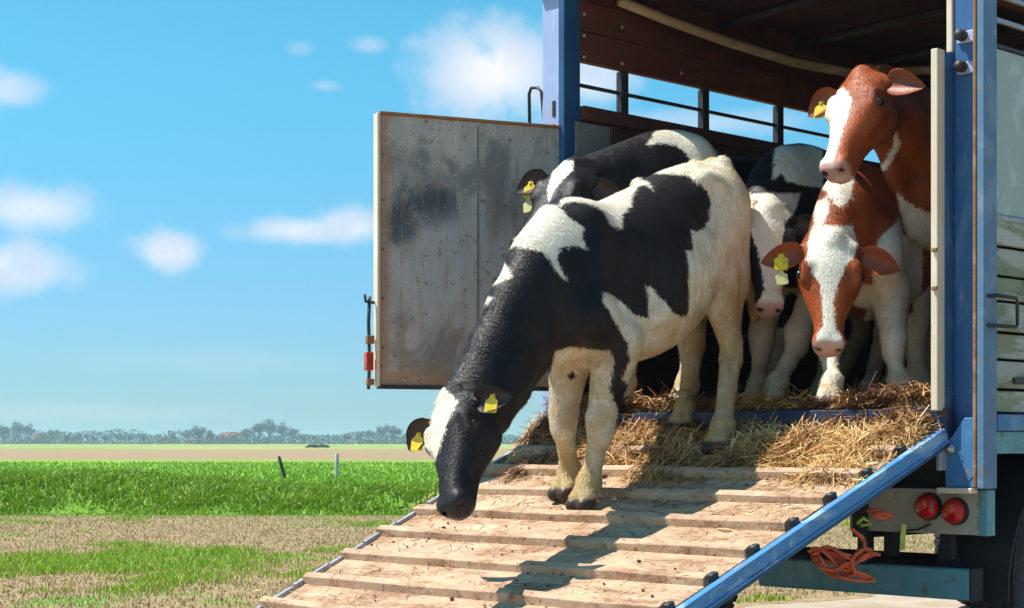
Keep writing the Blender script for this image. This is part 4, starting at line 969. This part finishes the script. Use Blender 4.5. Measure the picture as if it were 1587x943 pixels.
cow('tall red cow with its head raised beside the cream door post', at(1472, 165, 8.5), at(1472, 165, 8.5)+Vector((.67, .64, .0)), 1.09,
    dict(fl=foot(2.06, 8.32), fr=foot(1.90, 8.40), hl=foot(2.6, 8.8), hr=foot(2.4, 8.95)),
    at(1334, 118, 7.92), at(1276, 262, 7.68), Vector((-.66, -.58, .42)),
    [[(1307, 135), (1320, 152), (1320, 158), (1303, 211), (1294, 245), (1292, 262), (1265, 275), (1240, 265), (1240, 150), (1275, 150)], [(1388, 203), (1396, 225), (1375, 262), (1345, 283), (1295, 283), (1295, 275), (1337, 273), (1366, 256), (1383, 230)],
     [(1388, 298), (1417, 322), (1443, 332), (1500, 334), (1500, 640), (1412, 640), (1424, 560), (1415, 470), (1412, 400)]],
    red=True, white_legs=.42, tags=(0, 1), hs=1.05, jaw=1.05, wide=1.14, tuft=1, rngseed=6, dirt=.6)

# ------------------------------------------------------------------ straw on the floor edge and the ramp top
def local_x(px, y):
    k = (px-793.5)/FP; a = TWM.to_3x3() @ Vector((1, 0, 0)); b = TWM.to_3x3() @ Vector((0, 1, 0))
    return (k*(7.40+b.y*y)-1.813-b.x*y)/(a.x-k*a.y)
HEAPS = [(840, -.10, .17, .10, .12), (885, -.03, .14, .09, .09), (945, .12, .16, .09, .06), (1000, -.10, .22, .06, .035), (1060, -.13, .2, .06, .03), (1050, .10, .25, .08, .055),
         (1160, -.22, .16, .10, .035), (1150, .06, .12, .07, .05), (1240, -.28, .22, .09, .075), (1330, -.22, .22, .08, .06), (1395, -.10, .12, .07, .07), (1420, .04, .14, .07, .09), (1300, .08, .25, .05, .035),
         (1140, -.42, .22, .07, .03), (1040, -.30, .16, .08, .018), (1210, .05, .1, .06, .03), (1380, .15, .3, .1, .04), (960, -.22, .12, .05, .02)]
HP = [(local_x(p, y), y, sx, sy, h) for p, y, sx, sy, h in HEAPS]
FEET = [(lambda l: (l.x, l.y))(TWI @ Vector((a, b, 0))) for a, b in ((.90, 7.90), (1.255, 8.50), (1.735, 7.96), (1.425, 7.91), (.305, 7.61))]
def straw_h(x, y):
    h = 0*x
    for cx, cy, sx, sy, a in HP: h = h+a*np.exp(-((x-cx)/sx)**2-((y-cy)/sy)**2)
    f = fbm(x*5+60, y*7+60, 12)
    h = h*np.where(y > 0, .4, .8)+np.where(y > .02, .022, .034)*np.clip((f-.36)*3, 0, 1)*np.clip((y+.62+.3*(f-.5))/.25, 0, 1)*np.clip((.5-y)/.2, 0, 1)*np.where(x > -1.9, 1, .6)
    for fx_, fy_ in FEET: h = h*(1-.85*np.exp(-((x-fx_)**2+(y-fy_+.05)**2)/.012))
    return h*(.65+.7*fbm(x*9+40, y*9+40, 3))*.8
def base_h(x, y):
    return np.where(y > .0, ZF, HC+.037+RAMP_T*(y+.02))
def straw_all():
    xs = np.arange(-2.33, -.02, .02); ys = np.arange(-.85, .65, .02); X, Y = np.meshgrid(xs, ys)
    h = straw_h(X, Y); Z = base_h(X, Y)+h-.020
    m = len(xs); V = np.stack([X, Y, Z], -1).reshape(-1, 3); I = (np.arange(len(ys)-1)[:, None]*m+np.arange(m-1)[None]).ravel()
    F = np.stack([I, I+1, I+m+1, I+m], -1)
    jump = (ys[F[:, 0]//m] <= .0) & (ys[F[:, 2]//m] > .0) & (h.ravel()[F[:, 0]] < .05)
    Mn = np.array(TWM); V = V@Mn[:3, :3].T+Mn[:3, 3]
    o = np_mesh('straw_bed', V, F[~jump], M['bed'], smooth=True); tag(o, 'trodden heaps of damp straw at the head of the ramp', 'straw', kind='stuff')
    # loose stalks
    n = 110000; X = RNG.uniform(-2.33, -.03, n); Y = RNG.uniform(-.95, .7, n); h = straw_h(X, Y)
    keep = RNG.uniform(0, 1, n) < np.clip(h/.035, 0.015, 1); X, Y, h = X[keep], Y[keep], h[keep]; n = len(X)
    X2 = RNG.uniform(-2.33, -.08, 1100); Y2 = -RNG.uniform(.3, 2.6, 1100); X = np.concatenate([X, X2]); Y = np.concatenate([Y, Y2]); h = np.concatenate([h, 0*X2]); nn = len(X)
    L = RNG.uniform(.03, .17, nn)*np.where(h > .01, 1, .55); a = RNG.uniform(0, 2*np.pi, nn); el = RNG.normal(0, .33, nn)*(h > .008); cu = RNG.uniform(-.9, .9, nn)
    z = base_h(X, Y)+np.maximum(h-.018, 0)+RNG.uniform(0, .02, nn)*(h > .008)+.004+np.abs(np.sin(el))*L*.4
    ov = (Y < .02) & (Y > -.03); z = np.where(ov, z+.03, z)
    P = []
    for t in (-.5, 0, .5):
        aa = a+cu*t; P.append(np.stack([X+np.cos(aa)*L*t*np.cos(el), Y+np.sin(aa)*L*t*np.cos(el), z+np.sin(el)*L*t+np.where(Y < 0, RAMP_T, 0)*np.sin(aa)*L*t-.012*(t*t)*4*(h > .01)], -1))
    w = np.stack([-np.sin(a), np.cos(a), RNG.normal(0, .6, nn)], -1)*(RNG.uniform(.0009, .0022, nn)[:, None])
    V = np.stack([P[0]-w, P[0]+w, P[1]-w, P[1]+w, P[2]-w*.7, P[2]+w*.7], 1).reshape(-1, 3); b = np.arange(nn)[:, None]*6
    F = np.concatenate([b+[0, 1, 3, 2], b+[2, 3, 5, 4]])
    tone = np.clip(RNG.beta(2.2, 1.6, nn)*.9+1.1*(fbm(X*6+80, Y*9+80, 14)-.52)-.16+np.where(Y < -.1, .12, -.12)+np.where(X < -1.2, -.08, .06), 0, 1)
    V = V@Mn[:3, :3].T+Mn[:3, 3]
    o = np_mesh('loose_straw', V, F, M['straw'], attrs={'rnd': ('FLOAT', np.repeat(tone, 6))}); tag(o, 'loose golden straw strewn over ramp top and floor edge', 'straw', kind='stuff')
straw_all()

def clods():
    # crumbs of dung and mud on the boards
    n = 420; x = RNG.uniform(-2.3, -.08, n); y = -RNG.uniform(.25, 2.8, n); k = fbm(x*3+9, y*3+9, 31) > .42; x, y = x[k], y[k]; n = len(x)
    r = RNG.uniform(.003, .009, n)*np.where(RNG.uniform(0, 1, n) < .1, 1.8, 1); oc = np.array([[1, 0, 0], [-1, 0, 0], [0, 1, 0], [0, -1, 0], [0, 0, .6], [0, 0, -.4]])
    P = np.stack([x, y, base_h(x, y)+.004], -1)[:, None]+oc[None]*r[:, None, None]*RNG.uniform(.6, 1.5, (n, 6, 1))
    F = np.array([[0, 2, 4], [2, 1, 4], [1, 3, 4], [3, 0, 4], [2, 0, 5], [1, 2, 5], [3, 1, 5], [0, 3, 5]]); F = (np.arange(n)[:, None, None]*6+F[None]).reshape(-1, 3)
    V = P.reshape(-1, 3); Mn = np.array(TWM); V = V@Mn[:3, :3].T+Mn[:3, 3]
    tag(np_mesh('dung_crumbs', V, F, plain('dry_dung', (0.10, 0.06, 0.03), .95)), 'dark crumbs of dung and mud scattered over the ramp boards', 'dung', kind='stuff')
clods()

# ------------------------------------------------------------------ orange twine and straps hanging by the rail
def twine():
    rg = random.Random(5)
    b = TWM @ Vector((-.30, -.42, HC-.50))
    def w(px, py, Y): return at(px, py, Y)
    Y0 = 7.0
    root = MB()
    loops = [[(1255, 850), (1262, 873), (1290, 890), (1320, 897), (1356, 902), (1330, 890), (1305, 880), (1288, 862), (1270, 853), (1255, 852)],
             [(1258, 858), (1285, 850), (1312, 862), (1338, 866), (1352, 856), (1335, 852), (1322, 868), (1325, 888), (1300, 890), (1275, 875)],
             [(1262, 866), (1280, 868), (1300, 872), (1318, 884), (1336, 893), (1350, 899)],
             [(1268, 850), (1296, 862), (1316, 872), (1330, 862), (1340, 845), (1334, 832), (1318, 822)],
             [(1270, 878), (1290, 884), (1310, 876), (1330, 872), (1345, 862), (1362, 858)],
             [(1257, 853), (1270, 862), (1284, 880), (1304, 893), (1330, 898)]]
    for lp in loops:
        for rep in range(2):
            pts = [w(x+rg.uniform(-3, 3), y+rg.uniform(-3, 3), Y0+rg.uniform(-.03, .03)) for x, y in lp]
            fine = []
            for i in range(len(pts)-1):
                p0, p1, p2, p3 = pts[max(i-1, 0)], pts[i], pts[i+1], pts[min(i+2, len(pts)-1)]
                for k in range(4):
                    t = k/4; fine.append(.5*((2*p1)+(-p0+p2)*t+(2*p0-5*p1+4*p2-p3)*t*t+(-p0+3*p1-3*p2+p3)*t**3))
            fine.append(pts[-1]); root.tube([p for p in fine], .0065, 6)
    o = root.build('twine_bundle', M['twine'], None, True); tag(o, 'tangled loops of orange baler twine hanging under the ramp rail', 'twine')
    k = MB(); pts = [w(1345, 790, 7.36), w(1356, 797, 7.34), w(1368, 795, 7.33), w(1384, 801, 7.36), w(1370, 803, 7.34), (w(1352, 799, 7.33)), w(1344, 792, 7.35), w(1360, 791, 7.34), w(1378, 798, 7.35)]
    k.tube(pts, .010, 7); tag(k.build('twine_knot', M['twine'], None, True), 'small orange twine knot lying against the grey light board', 'twine')
    k = MB(); p = w(1400, 820, 7.42); k.box(-.011, .011, -.004, .004, -.09, .02, Matrix.Translation(p) @ Matrix.Rotation(.06, 4, 'Y'))
    tag(k.build('strap', M['strap_yellow'], None, False, .002), 'short yellow green strap end hanging below the light board', 'strap')
    k = MB(); k.tube([w(1328, 812, 7.3), w(1338, 803, 7.3), w(1350, 812, 7.3), w(1334, 815, 7.3)], .009, 6)
    tag(k.build('strap_loop', M['strap_yellow'], None, True), 'yellow loop of strap tucked between ramp rail and light board', 'strap')
twine()

# ------------------------------------------------------------------ fence posts, tree line and farms on the horizon
def far():
    m_d = worn('weathered_post_wood', (0.06, 0.045, 0.035), (0.10, 0.08, 0.06), (0.03, 0.02, 0.02), .9, 0, 4, 20)
    m_p = worn('pale_post', (0.45, 0.44, 0.45), (0.55, 0.54, 0.55), (0.3, 0.28, 0.25), .8, 0, 4, 20)
    for (px, base, top, w, mat, lean, lab) in ((442, 742, 706, .10, m_d, -.28, 'dark leaning fence post in the meadow'), (522, 740, 703, .13, m_p, .0, 'pale upright fence post at the edge of the ditch bank')):
        Y = FP*HC/(base-685); p = at(px, base, Y); h = (base-top)/FP*Y
        k = MB(); k.lathe([(w*.55, -.2), (w*.55, h*.5), (w*.48, h*.95), (w*.3, h)], (0, 0, 0), (0, 0, 1), 10)
        o = k.build('fence_post', mat, None, True); o.location = (p.x, p.y, 0); o.rotation_euler = (0, lean, 0); tag(o, lab, 'fence post')
    for px, w, lab in ((484, 2.6, 'dark low bush on the far field edge, left of a pair'), (499, 2.9, 'dark low bush on the far field edge, right of a pair')):
        Y = 330; x = (px-793.5)/FP*Y; n = 500
        V = RNG.normal(0, 1, (n, 3)); V /= np.linalg.norm(V, axis=1)[:, None]; V *= RNG.uniform(.5, 1, n)[:, None]**.4*np.array([w/2, .8, .42]); V[:, 2] = np.abs(V[:, 2])*1.3
        T_ = RNG.normal(0, .10, (n, 3, 3)); P = (V[:, None]+T_).reshape(-1, 3); C = np.tile(np.array([.035, .05, .02, 1.]), (n*3, 1))
        o = np_mesh('bush', P, np.arange(n*3).reshape(-1, 3), M['leaf'], attrs={'col': ('FLOAT_COLOR', C)}); o.location = (x, Y, 0); tag(o, lab, 'bush')
    bark = plain('bark', (0.09, 0.07, 0.055), .9)
    protos = []
    for v in range(5):
        rg = np.random.default_rng(50+v); H = 1.0
        tr = MB(); tr.tube([(0, 0, 0), (.01, 0, .25), (-.01, .01, .55), (.0, 0, .85)], [.035, .028, .018, .006], 6)
        for q in range(9):
            a = rg.uniform(0, 6.28); z0 = rg.uniform(.22, .6); L = rg.uniform(.2, .38)
            tr.tube([(0, 0, z0), (math.cos(a)*L*.5, math.sin(a)*L*.5, z0+L*.5), (math.cos(a)*L, math.sin(a)*L, z0+L*.85)], [.014, .009, .003], 5)
        tr.f = tr.f
        n = 1500; cen = rg.normal(0, 1, (16, 3)); cen /= np.linalg.norm(cen, axis=1)[:, None]; cen *= rg.uniform(.3, 1, 16)[:, None]*np.array([.34, .34, .3]); cen[:, 2] += .62
        ci = rg.integers(0, 16, n); P = cen[ci]+rg.normal(0, .062, (n, 3)); T_ = rg.normal(0, .020, (n, 3, 3)); VV = (P[:, None]+T_).reshape(-1, 3)
        base = np.array([[.05, .055, .04], [.07, .06, .045], [.04, .05, .03]])[rg.integers(0, 3, 16)][ci]*rg.uniform(.7, 1.3, (n, 1))
        C = np.concatenate([np.repeat(base, 3, 0), np.ones((n*3, 1))], 1)
        t_o = tr.build('pine_trunk', bark); tm = t_o.data; bpy.data.objects.remove(t_o); tm.name = 'trunk'
        c_o = np_mesh('crown', VV, np.arange(n*3).reshape(-1, 3), M['leaf'], attrs={'col': ('FLOAT_COLOR', C)}); cm = c_o.data; bpy.data.objects.remove(c_o)
        protos.append((tm, cm))
    rg = random.Random(9)
    # (photo x, height in photo px above the horizon)
    prof = [(6, 30), (28, 34), (44, 31), (66, 22), (84, 26), (104, 18), (122, 20), (146, 16), (163, 17), (184, 20), (202, 18), (222, 21), (246, 17), (268, 22), (290, 25), (308, 29), (326, 25), (345, 17), (362, 19),
            (384, 27), (402, 33), (418, 36), (436, 32), (452, 27), (470, 18), (488, 15), (520, 16), (538, 19), (556, 18), (574, 25), (594, 30), (612, 30), (634, 24), (655, 19)]
    marks = [(66, 'the red roofed farmhouse'), (119, 'the small white house'), (262, 'the left white shed'), (318, 'the longest white shed'), (358, 'the brick barn'), (484, 'the two dark bushes'), (578, 'the white shed by the cow head')]
    order = ['nearest', 'second', 'third', 'fourth', 'fifth', 'sixth', 'seventh']
    def tree_label(px, hp):
        if px > 660: return 'hazy far tree on the horizon behind the cow and ramp'
        mx, mn = min(marks, key=lambda m: abs(m[0]-px)); side = px > mx
        same = sorted([abs(p-mx) for p, _ in prof if p < 660 and min(marks, key=lambda m: abs(m[0]-p))[1] == mn and (p > mx) == side])
        k = order[same.index(abs(px-mx))]
        return f"{'tall' if hp > 28 else 'low' if hp < 19 else 'middling'} hazy tree, {k} to the {'right' if side else 'left'} of {mn}"
    for i, (px, hp) in enumerate(prof):
        Y = rg.uniform(760, 980); h = 33*(hp/33)**1.7/FP*Y+HC; w = h*rg.uniform(.9, 1.5)
        o = empty('field_tree', ((px-793.5)/FP*Y, Y, 0), rg.uniform(0, 6.28)); o.scale = (w, w, h)
        tm, cm = protos[i % 5]; t = link('trunk', tm, o); c = link('crown', cm, o)
        tag(o, tree_label(px, hp), 'tree', 'trees of the far tree line')
    # low hedges between them, one mass
    n = 70000; X = RNG.uniform(-420, 420, n); Y = 870+RNG.uniform(-30, 30, n)+40*np.sin(X*.011); Z = RNG.uniform(0, 1, n)**1.2*(2.2+5.0*fbm(X*.03, 0*X, 77)*fbm(X*.11, 0*X, 78)*1.7)
    P = np.stack([X, Y, Z], -1)[:, None]+RNG.normal(0, .36, (n, 3, 3)); C = np.repeat(np.array([[.07, .085, .045, 1.]])*np.concatenate([RNG.uniform(.6, 1.4, (n, 1))]*3+[np.ones((n, 1))], 1), 3, 0)
    o = np_mesh('hedgerow', P.reshape(-1, 3), np.arange(n*3).reshape(-1, 3), M['leaf'], attrs={'col': ('FLOAT_COLOR', C)}); tag(o, 'long low hedges and scrub running along the horizon', 'hedge', kind='stuff')
    wall = plain('white_wall', (0.75, 0.73, 0.70), .8); brick = plain('brick_wall', (0.34, 0.16, 0.11), .85); tile = plain('red_roof_tiles', (0.42, 0.15, 0.10), .8); slate = plain('grey_roof', (0.3, 0.3, 0.32), .7)
    glass = plain('dark_window', (0.03, 0.035, 0.045), .2)
    for (px, w, h, rh, wm, rm, lab) in ((66, 9, 2.6, 3.2, brick, tile, 'farmhouse with a red tiled roof near the left end of the horizon'), (119, 4, 3.2, 1.5, wall, slate, 'small white house with a grey roof on the horizon'),
                                        (262, 12, 2.4, 1.3, wall, slate, 'long low white shed on the horizon, left one'), (318, 17, 2.2, 1.4, wall, slate, 'longest low white shed on the horizon'),
                                        (358, 11, 3.2, 3.0, brick, tile, 'brick barn with a red roof beside the central trees'), (578, 15, 2.2, 1.2, wall, slate, 'low white shed on the horizon near the cow head')):
        Y = 930; o = empty('farm_building', ((px-793.5)/FP*Y, Y, 0), rg.uniform(-.25, .25)); tag(o, lab, 'building')
        d = 7; MB().box(-w/2, w/2, -d/2, d/2, 0, h).build('wall', wm, o)
        MB().add([(-w/2-.3, -d/2-.3, h+.01), (w/2+.3, -d/2-.3, h+.01), (w/2+.3, d/2+.3, h+.01), (-w/2-.3, d/2+.3, h+.01), (-w/2-.3, 0, h+rh), (w/2+.3, 0, h+rh)],
                 [(0, 1, 5, 4), (2, 3, 4, 5), (0, 4, 3), (1, 2, 5), (0, 3, 2, 1)]).build('roof', rm, o)
        for k in range(int(w//3)):
            x = -w/2+1.5+k*3; MB().box(x-.5, x+.5, -d/2-.06, -d/2+.02, h*.35, h*.8).build('window', glass, o)
far()
def haze():
    m = bpy.data.materials.new('haze_air'); m.use_nodes = True; t = NT(m.node_tree); t.n.clear()
    v = t.node('ShaderNodeVolumePrincipled'); v.inputs['Color'].default_value = (0.55, 0.78, 1.0, 1); v.inputs['Density'].default_value = 0.00042; v.inputs['Anisotropy'].default_value = .3
    o = t.node('ShaderNodeOutputMaterial'); t.l.new(v.outputs[0], o.inputs['Volume'])
    b = MB().box(-6500, 6500, -450, 6500, -1, 16).build('haze', m); tag(b, 'thin blue haze over the far fields', kind='stuff')
haze()
